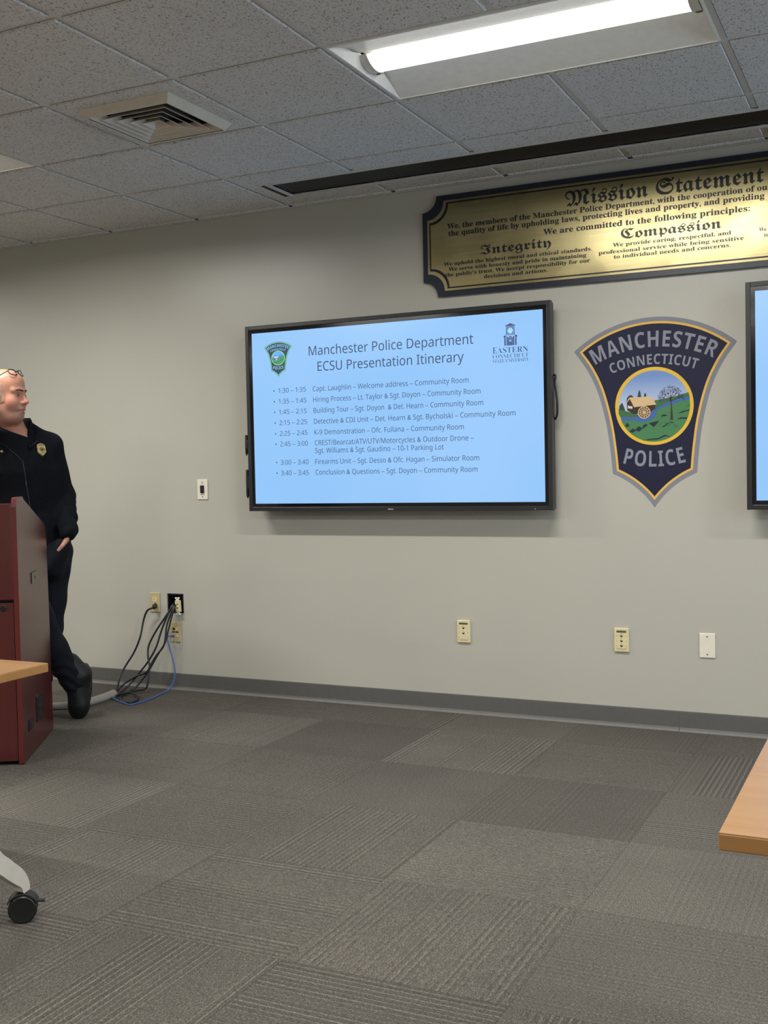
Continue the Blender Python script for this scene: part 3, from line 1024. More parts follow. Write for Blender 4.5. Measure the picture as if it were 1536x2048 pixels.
tv['label'] = 'black framed display showing the itinerary slide, left of the police emblem'
tv2 = dup(tv, (-.622, -.120, 1.0836), 'black framed display cut off by the right edge, right of the police emblem')

def pen(z0, z1, label):
    t = thing('stylus_pen', label, 'pen', (-3.222 - .0405 - .0190, -.106, z0), group='pens clipped to the display edge')
    L = z1 - z0
    b = MB(); b.disc((0, 0, .012), (0, 0, 1), .008, L - .012, M['black_plastic'], 14, [(0, 0), (.0068, 0), (.0078, .01), (.0078, L - .02), (.006, L - .012), (0, L - .012)])
    b.build('barrel', t, smooth=40)
    b = MB(); b.disc((0, 0, .0125), (0, 0, -1), .006, .012, M['bezel'], 12, [(.006, 0), (.002, .010), (0, .0124)])
    b.build('tip', t, smooth=40)
    b = MB(); b.box(.004, .0192, -.006, .006, L * .35, L * .75, M['black_plastic']); b.build('clip', t, bevel=.001)
pen(1.344, 1.459, 'upper black stylus clipped to the left edge of the itinerary display')
pen(1.111, 1.270, 'lower black stylus clipped to the left edge of the itinerary display')
c = MB(); c.tube(spline([(-1.585, -.045, 1.65), (-1.560, -.050, 1.69), (-1.543, -.075, 1.684), (-1.548, -.073, 1.655), (-1.541, -.072, 1.60), (-1.537, -.072, 1.545), (-1.546, -.060, 1.49), (-1.585, -.045, 1.46)]), .0052, M['cable'], 8)
tag(c.build('display_cable', smooth=60), 'black cable looping out behind the right edge of the itinerary display', 'cable')

# ------------------------------------------------------------------ brass mission statement plaque
PW, PH, PC = 1.1525, .2525, .078
def notched(w, h, r, n=10):
    """counter-clockwise panel with scooped corners"""
    p = []
    for sx, sz, a0, a1 in ((1, 1, 270, 180), (-1, 1, 0, -90), (-1, -1, 90, 0), (1, -1, 180, 90)):
        for i in range(n + 1):
            a = math.radians(a0 + (a1 - a0) * i / n)
            p.append((sx * w + r * math.cos(a), sz * h + r * math.sin(a)))
    return p
pl = thing('mission_statement_plaque', 'long brass mission statement plaque on a navy board, above the displays', 'plaque', (-1.0935, 0, 2.376))
a = MB(); a.prism(notched(PW, PH, PC), -.020, -.0005, M['navy_board']); a.build('board', pl)
d0 = .027
a = MB(); a.prism(notched(PW - d0, PH - d0, PC + d0 * .45), -.0215, -.019, M['brass'], m_side=M['gold_line']); plate = a.build('brass_plate', pl)
d1, d2 = .037, .0445
o1, o2 = notched(PW - d1, PH - d1, PC + d1 * .45), notched(PW - d2, PH - d2, PC + d2 * .45)
a = MB(); n = len(o1)
a.add([(x, -.0221, z) for x, z in o1] + [(x, -.0221, z) for x, z in o2], [(i, (i + 1) % n, n + (i + 1) % n, n + i) for i in range(n)], M['engrave'])
a.build('engraved_border', pl)
a = MB(); y = -.0222; E = M['engrave']
write(a, 'Mission Statement', -.4053, .5015, .1195, .073, y, E, FRAKTUR, .006)
a.build('engraved_title', pl)
a = MB()
write(a, 'Integrity', -.8411, -.4782, -.0635, .046, y, E, FRAKTUR, .006)
a.build('engraved_heading', pl)
a = MB()
write(a, 'Compassion', -.1393, .3171, -.0634, .046, y, E, FRAKTUR, .006)
a.build('engraved_heading', pl)
for s, x0, x1, z, cp in (('We, the members of the Manchester Police Department, with the cooperation of our', -1.017, .535, .082, .0255),
        ('the quality of life by upholding laws, protecting lives and property, and providing', -1.0115, .503, .046, .0255),
        ('We are committed to the following principles:', -.5165, .4406, -.0022, .0265),
        ('We uphold the highest moral and ethical standards.', -1.0395, -.278, -.1015, .0175),
        ('We serve with honesty and pride in maintaining', -1.0137, -.306, -.129, .0175),
        ("the public's trust. We accept responsibility for our", -1.0318, -.2875, -.1555, .0175),
        ('decisions and actions.', -.825, -.4973, -.1818, .0175),
        ('We provide caring, respectful, and', -.1783, .3593, -.097, .0175),
        ('professional service while being sensitive', -.2464, .4138, -.1265, .0175),
        ('to individual needs and concerns.', -.1743, .3575, -.152, .0175),
        ('We', .478, .5105, -.0975, .0175), ('to', .4998, .518, -.1238, .0175)):
    a = MB()
    write(a, s, x0, x1, z, cp, y, E, SERIF, .012)
    a.build('engraved_line', pl)

# ------------------------------------------------------------------ plates on the wall
def plate(name, label, cat, cx, cz, m, w_=.0715, h_=.1150, t=.0065, group=None):
    r = thing(name, label, cat, (cx, 0, cz), group=group)
    b = MB(); b.box(-w_ / 2, w_ / 2, -t, -.0002, -h_ / 2, h_ / 2, m)
    b.build('cover_plate', r, bevel=.0035, seg=2)
    return r
def bx(root, nm, x0, x1, z0, z1, y, m, d=.0012, bevel=0):
    b = MB(); b.box(x0, x1, y - d, y + .0015, z0, z1, m)
    return b.build(nm, root, bevel=bevel)
def scr_(root, x, z, y, m=None):
    b = MB(); b.disc((x, y, z), (0, -1, 0), .0032, .001, m or M['screw'], 12); return b.build('screw', root)

r = plate('light_switch', 'white wall switch with a black rocker left of the itinerary display', 'light switch', -3.6504, 1.1627, M['white_plastic'])
bx(r, 'rocker', -.0125, .0125, -.021, .024, -.0065, M['black_plastic'], .006, .003)
bx(r, 'printed_mark', -.007, .007, .0318, .0338, -.0065, M['label_grey'], .0003)
bx(r, 'printed_mark', -.0135, .0135, -.0310, -.0275, -.0065, M['label_grey'], .0003)
scr_(r, 0, .0415, -.0065); scr_(r, 0, -.0415, -.0065)

r = plate('power_outlet', 'tan power outlet with a black plug in it, near the floor behind the officer', 'outlet', -4.0078, .5045, M['tan'])
for z in (.0195, -.0195):
    s = MB(); s.disc((0, -.0065, z), (0, -1, 0), .0165, .0015, M['ivory'], 24)
    rc = s.build('receptacle', r, smooth=30)
    q = MB()
    q.box(-.0075, -.0055, -.0084, -.0078, z - .006, z + .002, M['dark_slot']); q.box(.0055, .0075, -.0084, -.0078, z - .006, z + .002, M['dark_slot'])
    q.disc((0, -.0080, z + .009), (0, -1, 0), .0024, .0004, M['dark_slot'], 10)
    q.build('slot', rc)
scr_(r, 0, 0, -.0065)

def jack_plate(cx, cz, n, label):
    r = plate('phone_jack_plate', label, 'wall plate', cx, cz, M['ivory'], t=.011, group='ivory phone jack plates')
    y = -.011
    bx(r, 'label_window', -.0235, .0235, .0355, .0455, y, M['label_grey'], .0004)
    bx(r, 'label_window', -.0235, .0235, -.0475, -.0385, y, M['label_tan'], .0004)
    zs_ = (.0175, -.0095) if n == 2 else (.0185, -.0055, -.0285)
    for z in zs_:
        p = [(-.006, z + .005), (-.006, z), (0, z - .006), (.006, z), (.006, z + .005), (0, z + .0025)]
        q = MB(); q.prism(p, y - .0005, y + .001, M['dark_slot']); q.build('port', r)
        bx(r, 'port_mark', -.003, .003, z + .0095, z + .0118, y, M['label_grey'], .0003)
    for z in (.019, -.005, -.029):
        for x in (-.0235, .0235):
            bx(r, 'notch', x - .0012, x + .0012, z - .002, z + .002, y, M['label_grey'], .0003)
jack_plate(-2.0658, .4214, 2, 'ivory two port phone jack plate low on the wall under the itinerary display')
jack_plate(-1.2563, .4172, 3, 'ivory three port phone jack plate low on the wall under the police emblem')
r = plate('blank_wall_plate', 'plain white blank plate low on the wall, rightmost of the wall plates', 'wall plate', -.8585, .4098, M['white_plastic'])
scr_(r, 0, .0415, -.0065); scr_(r, 0, -.0415, -.0065)

r = plate('data_jack_plate', 'tan data jack plate with a blue plug, right below the open cable hole', 'wall plate', -3.8650, .3355, M['tan'])
for x in (-.0115, .0115):
    bx(r, 'port', x - .007, x + .007, .012, .026, -.0065, M['ivory' if x > 0 else 'dark_slot'], .0008)
    bx(r, 'slot', x - .0105, x + .0095, -.0025, .0045, -.0065, M['dark_slot'], .0008)
bx(r, 'port', .005, .018, -.026, -.014, -.0065, M['ivory'], .0008)
bx(r, 'port', -.018, -.005, -.026, -.014, -.0065, M['label_tan'], .0008)
scr_(r, 0, .0440, -.0065, M['tan']); scr_(r, 0, -.0440, -.0065, M['tan'])

r = thing('cable_box_frame', 'black open wall box with cables coming out, right of the tan outlet', 'wall box', (0, 0, 0))
a = MB()
for q in ((hx0 - .004, hx0 + .003, hz0, hz1), (hx1 - .003, hx1 + .004, hz0, hz1), (hx0 - .004, hx1 + .004, hz0 - .004, hz0 + .003), (hx0 - .004, hx1 + .004, hz1 - .003, hz1 + .004)):
    a.box(q[0], q[1], -.0025, .05, q[2], q[3], M['slot_black'])
a.build('rim', r)
a = MB(); a.box(hx0 + .028, hx0 + .031, .0, .05, hz1 - .02, hz1 - .004, M['black_plastic']); a.box(hx1 - .028, hx1 - .024, .0, .05, hz1 - .03, hz1 - .004, M['black_plastic']); a.build('mounting_lug', r)

# port insert hanging out of the box
r = thing('port_insert', 'ivory two port insert hanging loose in front of the open wall box', 'wall plate', (-3.8305, -.022, .4910))
r.rotation_euler = (0, math.radians(-3), 0)
a = MB(); a.box(-.0165, .0165, -.006, .010, -.0335, .0335, M['ivory']); a.build('body', r, bevel=.002)
for s_ in (-1, 1):
    a = MB()
    a.prism([(-.008, s_ * .033), (.008, s_ * .033), (.010, s_ * .040), (.0165, s_ * .044), (.0165, s_ * .051), (-.0165, s_ * .051), (-.0165, s_ * .044), (-.010, s_ * .040)], -.003, .0, M['white_plastic'])
    e = a.build('mounting_ear', r)
    b = MB(); b.disc((0, -.003, s_ * .0445), (0, -1, 0), .003, .0006, M['screw'], 10); b.build('screw', e)
for z in (.0115, -.0105):
    bx(r, 'port', -.0055, .0065, z - .0025, z + .0025, -.006, M['dark_slot'], .0006)
bx(r, 'label_window', -.011, .011, .0265, .0305, -.006, M['label_tan'], .0004)
# ------------------------------------------------------------------ cables
def cable(name, label, pts, r, m, group=None, n=8):
    b = MB(); b.tube(spline(pts, 8), r, m, n)
    return tag(b.build(name, smooth=60), label, 'cable', group)
root = thing('power_cable', 'black power cord plugged into the tan outlet and running into the grey sleeve', 'cable')
a = MB(); a.tube(spline([(-3.978, -.030, .484), (-3.995, -.050, .477), (-4.028, -.055, .459), (-4.055, -.055, .404), (-4.064, -.081, .306), (-4.097, -.099, .219), (-4.135, -.130, .145), (-4.150, -.165, .087), (-4.13, -.215, .035), (-4.085, -.30, .016)], 8), .0058, M['cable'], 8)
a.build('cord', root, smooth=60)
a = MB(); a.tube([(-4.003, -.009, .4855), (-4.003, -.014, .4855), (-3.999, -.026, .485), (-3.990, -.040, .482), (-3.983, -.050, .476)], .016, M['cable'], 14, r1=.008)
a.build('plug', root, smooth=50, bevel=.001)
G4 = 'black cables from the open wall box'
cable('data_cable', 'leftmost black cable from the wall box, bowing out to the left', [(-3.88, .06, .525), (-3.872, .01, .512), (-3.862, -.035, .490), (-3.9, -.056, .426), (-3.952, -.075, .348), (-3.99, -.095, .267), (-3.988, -.109, .211), (-3.974, -.12, .171), (-3.966, -.127, .143), (-3.986, -.140, .114), (-4.05, -.155, .088), (-4.105, -.185, .050), (-4.105, -.245, .020), (-4.075, -.315, .018)], .0056, M['cable'], G4)
cable('data_cable', 'second black cable from the wall box, running straight down to the grey sleeve', [(-3.887, .06, .512), (-3.878, .01, .500), (-3.866, -.038, .486), (-3.909, -.070, .369), (-3.937, -.099, .256), (-3.985, -.120, .170), (-4.03, -.140, .111), (-4.075, -.175, .045), (-4.085, -.25, .012), (-4.07, -.325, .014)], .0056, M['cable'], G4)
cable('data_cable', 'third black cable from the wall box, kinking at the skirting', [(-3.876, .06, .512), (-3.866, .01, .500), (-3.852, -.040, .481), (-3.879, -.067, .385), (-3.883, -.095, .273), (-3.93, -.111, .209), (-3.962, -.127, .143), (-3.962, -.150, .062), (-3.975, -.160, .026), (-4.03, -.185, .014), (-4.07, -.24, .009), (-4.062, -.33, .012)], .0056, M['cable'], G4)
cable('data_cable', 'rightmost black cable from the wall box, ending in a loop on the carpet', [(-3.868, .06, .505), (-3.858, .01, .495), (-3.842, -.041, .487), (-3.863, -.070, .371), (-3.878, -.091, .287), (-3.92, -.109, .215), (-3.976, -.134, .115), (-4.035, -.175, .030), (-4.045, -.255, .008), (-4.0, -.352, .007), (-3.908, -.431, .007), (-3.863, -.415, .007), (-3.885, -.341, .007), (-3.96, -.265, .012), (-4.02, -.262, .020), (-4.055, -.34, .014)], .0056, M['cable'], G4)
root = thing('network_cable', 'blue network cable from the tan data jack down across the carpet', 'cable')
a = MB(); a.tube(spline([(-3.884, -.030, .3155), (-3.892, -.046, .313), (-3.889, -.055, .300), (-3.873, -.060, .262), (-3.846, -.069, .198), (-3.824, -.078, .129), (-3.823, -.085, .072), (-3.845, -.110, .022), (-3.855, -.180, .0055), (-3.826, -.331, .005), (-3.837, -.455, .005), (-3.894, -.445, .005), (-3.98, -.400, .006), (-4.045, -.372, .012)], 8), .0042, M['blue_cable'], 8)
a.build('cord', root, smooth=60)
a = MB(); a.box(-3.8825, -3.8705, -.030, -.0075, .3095, .3205, M['blue_cable']); a.build('plug', root, bevel=.002)
cable('thin_wire', 'thin pale wire hanging from the loose port insert past the data jack plate', [(-3.822, -.016, .441), (-3.822, -.006, .41), (-3.8265, -.0045, .33), (-3.827, -.010, .263), (-3.848, -.012, .253), (-3.866, -.012, .267), (-3.866, -.012, .300), (-3.866, -.010, .313)], .0013, M['wire'], n=6)
cable('thin_wire', 'thin pale wire from the loose port insert to the top of the data jack plate', [(-3.842, -.016, .441), (-3.846, -.010, .419), (-3.848, -.008, .400), (-3.848, -.008, .391)], .0013, M['wire'], n=6)
a = MB()
sp = spline([(-4.072, -.318, .020), (-4.066, -.37, .019), (-4.058, -.48, .019), (-4.070, -.58, .019), (-4.12, -.665, .019), (-4.21, -.72, .019), (-4.32, -.80, .019), (-4.36, -.95, .019)], 8)
a.tube(sp, .024, M['sleeve'], 12, cap=False, r1=.0175)
a.tube(list(reversed(sp))[-9:], .0150, M['sleeve'], 12, cap=False, r1=.0215)
tag(a.build('cable_sleeve', smooth=60), 'grey fabric cable sleeve on the carpet gathering the black cables', 'cable sleeve')
# ------------------------------------------------------------------ lectern
lc = thing('lectern', 'dark red cherry lectern with slanted side panels at the left edge', 'lectern', (-3.490, -1.620, 0), math.atan2(.52788, .84932))
LW, LD = .62, .665
prof = [(.002, .004), (.006, 1.125), (.010, 1.146), (.020, 1.160), (.034, 1.166), (.132, 1.168), (.146, 1.164), (.160, 1.154)]
prof += [(.590, 1.026), (.612, 1.014), (.628, .996), (.636, .972), (LD, .05), (LD, .004)]
for x0, x1 in ((-.022, 0), (-LW, -LW + .022)):
    a = MB(); a.prism([(y, z) for y, z in prof], x0, x1, M['cherry'], axis='x', m_side=M['cherry_edge'])
    a.build('side_panel', lc, bevel=.0025)
a = MB(); a.box(-LW + .0225, -.0225, .004, .022, .723, 1.138, M['cherry']); a.build('front_panel', lc, bevel=.0015)
dr = MB(); dr.box(-LW + .0245, -.0245, .003, .021, .018, .710, M['cherry']); door = dr.build('door', lc, bevel=.0015)
a = MB(); a.disc((-.066, .003, .688), (0, -1, 0), .0, .0, M['black_plastic'], 20, [(.0145, 0), (.0145, .003), (.011, .004), (.010, .002), (0, .002)]); a.build('lock', door, smooth=40)
a = MB(); a.box(-LW + .0225, -.0225, .030, .60, .712, .722, M['slot_black']); a.box(-LW + .0225, -.0225, .045, .60, .008, .06, M['slot_black']); a.build('inner_shelf', lc)
a = MB()
a.add([(x, y, z) for x in (-LW + .0225, -.0225) for y, z in ((.022, 1.138), (.150, 1.138), (.628, .985), (.628, .967), (.150, 1.120), (.022, 1.120))],
      [(0, 1, 7, 6), (1, 2, 8, 7), (2, 3, 9, 8), (3, 4, 10, 9), (4, 5, 11, 10), (5, 0, 6, 11)], M['cherry'])
a.build('reading_top', lc)
a = MB(); a.box(-LW + .0225, -.0225, .600, .618, .02, .965, M['cherry']); a.build('back_panel', lc)
a = MB(); a.box(-.0002, .0055, .266, .376, .764, .817, M['screw']); p = a.build('lock_plate', lc, bevel=.002)
a = MB(); a.disc((.0056, .321, .791), (1, 0, 0), .008, .0012, M['black_plastic'], 16); a.build('keyhole', p)
a = MB(); a.box(-.0002, .004, .286, .405, .122, .242, M['black_plastic']); p = a.build('power_inlet', lc, bevel=.002)
for q in (.150, .185, .215):
    b = MB(); b.box(.004, .0065, .315, .375, q - .011, q + .011, M['bezel']); b.build('socket', p, bevel=.001)
a = MB(); a.box(-.0002, .004, .114, .206, .120, .172, M['black_plastic']); p = a.build('cable_plate', lc, bevel=.002)
b = MB(); b.box(.004, .006, .138, .182, .136, .158, M['bezel']); b.build('socket', p, bevel=.001)
for x in (-.05, -LW + .05):
    for y in (.07, .60):
        a = MB(); a.disc((x, y, .0), (0, 0, 1), .016, .02, M['caster'], 16); a.build('foot', lc)

# ------------------------------------------------------------------ tables on castors
def make_table(name, label, x0, x1, y0, y1, z0, z1, rounded=None):
    t = thing(name, label, 'table', ((x0 + x1) / 2, (y0 + y1) / 2, 0), group='beech training tables on castors')
    cx, cy = (x0 + x1) / 2, (y0 + y1) / 2
    a = MB()
    a.box(x0 - cx, x1 - cx, y0 - cy, y1 - cy, z0, z1 - .0012, M['beech_edge'])
    top = a.build('edge_band', t, bevel=.002)
    a = MB(); a.box(x0 - cx + .0006, x1 - cx - .0006, y0 - cy + .0006, y1 - cy - .0006, z1 - .0014, z1, M['beech'])
    a.build('table_top', t)
    a = MB(); a.box(x0 - cx + .12, x1 - cx - .12, -.02, .02, z0 - .05, z0 - .001, M['leg_grey']); a.build('beam', t, bevel=.004)
    hy = (y1 - y0) / 2
    for sx in (-1, 1):
        lx = sx * ((x1 - x0) / 2 - .122)
        lg = MB()
        lg.box(lx - .022, lx + .022, -.035, .035, .44, z0 - .001, M['leg_grey'])
        leg = lg.build('leg', t, bevel=.008, seg=3)
        for sy in (-1, 1):
            e = hy + .006
            path = [(sy * .02, .47), (sy * .10, .40), (sy * (e - .13), .235), (sy * (e - .075), .176), (sy * (e - .035), .140), (sy * (e - .012), .112), (sy * (e - .006), .088)]
            hw_ = [.034, .030, .0245, .0235, .022, .016, .0125]
            sp_ = spline([(p[0], p[1], h) for p, h in zip(path, hw_)], 5)
            path, hw_ = [(q[0], q[1]) for q in sp_], [q[2] for q in sp_]
            f = MB()
            up, dn = [], []
            for i, (p, h) in enumerate(zip(path, hw_)):
                q0, q1 = np.array(path[max(0, i - 1)]), np.array(path[min(len(path) - 1, i + 1)])
                d = (q1 - q0) / np.linalg.norm(q1 - q0)
                n_ = np.array([-d[1], d[0]]) * sy
                up.append(tuple(np.array(p) + n_ * h)); dn.append(tuple(np.array(p) - n_ * h))
            poly = up + dn[::-1]
            f.prism(poly, lx - .017, lx + .017, M['leg_grey'], axis='x')
            f.build('foot', leg, bevel=.007, seg=3, smooth=35)
            k = MB()
            c0 = np.array([lx, sy * (e - .006), .0395])
            ax = np.array([.62, -.78, 0.0]); ax /= np.linalg.norm(ax)
            r = .0395
            for s_ in (-1, 1):
                k.disc(c0 + ax * s_ * .004, ax * s_, r, .018, M['caster'], 36, [(0, 0), (r - .002, 0), (r, .003), (r, .013), (r - .005, .0175), (r - .012, .0165), (0, .0175)])
            k.tube([c0 + [0, 0, .034], c0 + [0, 0, .054]], .008, M['caster'], 12)
            sd = np.array([-ax[1], ax[0], 0])
            hp = [c0 + sd * ((r + .003) * math.cos(q)) + np.array([0, 0, (r + .003) * math.sin(q)]) for q in np.linspace(.35, 2.7, 12)]
            v = [p + ax * w_ for p in hp for w_ in (-.0215, .0215)] + [p * 1.0 + (p - c0) * .07 + ax * w_ for p in hp for w_ in (-.0205, .0205)]
            n_ = len(hp); o_ = 2 * n_
            k.add(v, [(2 * i, 2 * i + 1, 2 * i + 3, 2 * i + 2) for i in range(n_ - 1)] + [(o_ + 2 * i, o_ + 2 * i + 2, o_ + 2 * i + 3, o_ + 2 * i + 1) for i in range(n_ - 1)]
                  + [(2 * i, 2 * i + 2, o_ + 2 * i + 2, o_ + 2 * i) for i in range(n_ - 1)] + [(2 * i + 1, o_ + 2 * i + 1, o_ + 2 * i + 3, 2 * i + 3) for i in range(n_ - 1)], M['caster'])
            lv = c0 + sd * .050 + np.array([0, 0, .016])
            k.tube([c0 + sd * .030 + np.array([0, 0, .018]), lv, lv + sd * .010 - np.array([0, 0, .001])], .0055, M['caster'], 8)
            k.build('castor', leg, smooth=35)
    return t
make_table('training_table', 'beech topped table on castors at the left edge, in front of the lectern', -3.972, -2.142, -3.510, -2.900, .7155, .7400)
make_table('training_table', 'beech table top corner entering at the right edge', -.2435, 1.585, -3.650, -3.062, .7147, .7400)
# ------------------------------------------------------------------ the officer
def cap(p, a, b, ra, rb):
    a, b = np.array(a, float), np.array(b, float)
    ab = b - a
    t = np.clip(((p - a) @ ab) / (ab @ ab), 0, 1)
    return np.linalg.norm(p - (a + t[:, None] * ab), axis=1) - (ra + (rb - ra) * t)
def ell(p, c, r, R=None):
    q = p - np.array(c, float)
    if R is not None:
        q = q @ R
    r = np.array(r, float)
    k0 = np.linalg.norm(q / r, axis=1); k1 = np.linalg.norm(q / (r * r), axis=1)
    return k0 * (k0 - 1) / np.maximum(k1, 1e-6)
def smin(a, b, k):
    h = np.clip(.5 + .5 * (b - a) / k, 0, 1)
    return b * (1 - h) + a * h - k * h * (1 - h)
def smax(a, b, k):
    return -smin(-a, -b, k)

def nets(f, lo, hi, h, B=12):
    """surface nets over the blocks that the surface passes through"""
    lo = np.array(lo, float); hi = np.array(hi, float)
    nb = np.ceil((hi - lo) / (B * h)).astype(int)
    I = np.stack(np.meshgrid(*[np.arange(n) for n in nb], indexing='ij'), -1).reshape(-1, 3)
    ctr = lo + (I + .5) * B * h
    act = I[np.abs(f(ctr)) < B * h * 1.05]
    g = np.stack(np.meshgrid(*[np.arange(B + 1)] * 3, indexing='ij'), -1).reshape(-1, 3)
    E = [(0, 1), (0, 2), (0, 4), (1, 3), (1, 5), (2, 3), (2, 6), (3, 7), (4, 5), (4, 6), (5, 7), (6, 7)]   # corner index = 4x+2y+z
    offs = np.array([(x, y, z) for x in (0, 1) for y in (0, 1) for z in (0, 1)])
    V, K, Q = [], [], []
    N = (nb * B + 2).astype(np.int64)
    key = lambda c: (c[:, 0] * N[1] + c[:, 1]) * N[2] + c[:, 2]
    for s in range(0, len(act), 60):
        blk = act[s:s + 60]
        idx = (blk[:, None, :] * B + g[None]).reshape(-1, 3)
        d = f(lo + idx * h).reshape(len(blk), B + 1, B + 1, B + 1)
        cor = np.stack([d[:, o[0]:o[0] + B, o[1]:o[1] + B, o[2]:o[2] + B] for o in offs], -1)
        sg = cor < 0
        hit = np.argwhere(sg.any(-1) & ~sg.all(-1))
        c = cor[tuple(hit.T)]
        acc = np.zeros((len(hit), 3)); cnt = np.zeros(len(hit))
        for a, b in E:
            da, db = c[:, a], c[:, b]
            m = (da < 0) != (db < 0)
            t = np.where(m, da / np.where(m, da - db, 1), 0)
            acc += m[:, None] * (offs[a] + t[:, None] * (offs[b] - offs[a])); cnt += m
        cell = blk[hit[:, 0]] * B + hit[:, 1:]
        V.append(lo + (cell + acc / cnt[:, None]) * h); K.append(key(cell))
        base = blk[:, None] * B
        for ax in range(3):
            o = [0, 0, 0]; o[ax] = 1
            s0 = d[:, :B, :B, :B] < 0
            s1 = d[:, o[0]:o[0] + B, o[1]:o[1] + B, o[2]:o[2] + B] < 0
            e = np.argwhere(s0 != s1)
            fl_ = s0[tuple(e.T)]
            cc = blk[e[:, 0]] * B + e[:, 1:]
            u, v = (ax + 1) % 3, (ax + 2) % 3
            U = np.zeros(3, int); U[u] = 1
            Vv = np.zeros(3, int); Vv[v] = 1
            q = np.stack([key(cc - U - Vv), key(cc - Vv), key(cc), key(cc - U)], 1)
            q[~fl_] = q[~fl_][:, ::-1]
            Q.append(q)
    V = np.concatenate(V); K = np.concatenate(K); Q = np.concatenate(Q)
    o = np.argsort(K); K = K[o]; V = V[o]
    ix = np.searchsorted(K, Q); ix = np.clip(ix, 0, len(K) - 1)
    return V, ix[(K[ix] == Q).all(1)]

def sdf_mesh(name, f, lo, hi, h, m, parent=None, smooth_it=1, colour=None):
    V, F = nets(f, lo, hi, h)
    me = bpy.data.meshes.new(name)
    me.vertices.add(len(V)); me.vertices.foreach_set('co', V.astype(np.float32).ravel())
    me.loops.add(len(F) * 4); me.loops.foreach_set('vertex_index', F.astype(np.int32).ravel())
    me.polygons.add(len(F)); me.polygons.foreach_set('loop_start', np.arange(len(F), dtype=np.int32) * 4)
    me.polygons.foreach_set('use_smooth', np.ones(len(F), bool))
    me.materials.append(m)
    me.update(calc_edges=True); me.validate()
    if colour is not None:
        a = me.color_attributes.new('tone', 'FLOAT_COLOR', 'POINT')
        co = np.empty(len(me.vertices) * 3, np.float32); me.vertices.foreach_get('co', co)
        a.data.foreach_set('color', np.c_[colour(co.reshape(-1, 3).astype(float)), np.ones(len(me.vertices))].astype(np.float32).ravel())
    o = bpy.data.objects.new(name, me); COL.objects.link(o)
    if parent:
        o.parent = parent
    return o

# axes of the body and of the head
BL, BF = np.array([.60, .80, 0]), np.array([.80, -.60, 0])
hf = np.array([.9735, .2170, -.03]); hf /= np.linalg.norm(hf)
hl = np.cross([0, 0, 1.0], hf); hl /= np.linalg.norm(hl)
hu = np.cross(hf, hl)
HR = np.stack([hf, hl, hu], 1)
HC, HS = np.array([-4.0555, -1.0845, 1.656]), 1.03
def to_head(p):
    return (p - HC) @ HR / HS
def from_head(q):
    return HC + (HR @ (np.array(q, float) * HS))

def head_local(q):
    y = np.abs(q[:, 1])
    s = np.c_[q[:, 0], y, q[:, 2]]
    d = ell(s, (-.016, 0, .040), (.098, .077, .090))
    d = smin(d, ell(s, (.034, 0, .058), (.054, .060, .056)), .03)                        # forehead
    d = smin(d, ell(s, (.026, 0, -.030), (.066, .061, .090)), .03)
    d = smin(d, cap(s, (-.012, .052, -.060), (.052, .022, -.092), .024, .022), .03)      # jaw line
    d = smin(d, ell(s, (.068, 0, -.094), (.024, .028, .021)), .018)                      # chin
    d = smin(d, ell(s, (.058, .038, -.032), (.024, .024, .026)), .032)                   # cheek
    d = smin(d, cap(s, (.087, .010, .026), (.071, .046, .025), .011, .010), .014)        # brow ridge
    d = smax(d, -ell(s, (.101, .032, .004), (.024, .020, .014)), .010)                   # eye socket
    d = smin(d, ell(s, (.071, .0315, .003), (.0140, .0165, .0125)), .004)                # lids
    d = smin(d, cap(s, (.088, 0, .016), (.108, 0, -.026), .0085, .0115), .012)           # nose
    d = smin(d, ell(s, (.111, 0, -.029), (.0125, .0120, .0105)), .008)
    d = smin(d, ell(s, (.098, .0125, -.033), (.0120, .0085, .0085)), .006)
    d = smin(d, ell(s, (.078, 0, -.064), (.020, .030, .026)), .014)                      # muzzle
    d = smin(d, ell(s, (.094, 0, -.0625), (.0080, .021, .0055)), .006)                   # lips
    d = smin(d, ell(s, (.092, 0, -.0745), (.0085, .018, .0060)), .006)
    d = smax(d, -cap(s, (.105, 0, -.0685), (.082, .034, -.0735), .0036, .0034), .005)
    d = smin(d, ell(s, (-.010, .077, -.008), (.022, .0085, .034)), .008)                 # ear
    d = smax(d, -ell(s, (-.006, .087, -.006), (.012, .006, .020)), .004)
    return d
NB = np.array([-4.105, -.980, 1.455])
def neck(p):
    a, b = from_head((-.022, 0, -.060)), NB
    d = cap(p, a, b, .066, .073)
    return smin(d, ell(p, from_head((.026, 0, -.106)), (.054, .054, .032)), .03)
def head(p):
    return smin(head_local(to_head(p)) * HS, neck(p), .022)

spine = [np.array(v) for v in ((-4.125, -.842, .84), (-4.135, -.868, 1.08), (-4.115, -.925, 1.30), (-4.105, -.972, 1.46))]
def loft(p, grow, sec):
    """body of elliptical sections along the spine; sec: (z, half width, half depth)"""
    z = p[:, 2]
    zs_ = [s[2] for s in spine]
    cx = np.interp(z, zs_, [s[0] for s in spine]); cy = np.interp(z, zs_, [s[1] for s in spine])
    a = np.interp(z, [s[0] for s in sec], [s[1] for s in sec]) + grow
    b = np.interp(z, [s[0] for s in sec], [s[2] for s in sec]) + grow
    q = np.c_[p[:, 0] - cx, p[:, 1] - cy]
    u, v = q @ BL[:2], q @ BF[:2]
    k = np.sqrt((u / a) ** 2 + (v / b) ** 2)
    d = (k - 1) * np.minimum(a, b)
    return smax(d, np.maximum(sec[0][0] - grow - z, z - sec[-1][0] - grow), .02)
SEC = [(.80, .165, .115), (.95, .170, .125), (1.10, .165, .128), (1.25, .178, .132), (1.36, .180, .124), (1.43, .140, .100), (1.47, .085, .078), (1.49, .06, .06)]
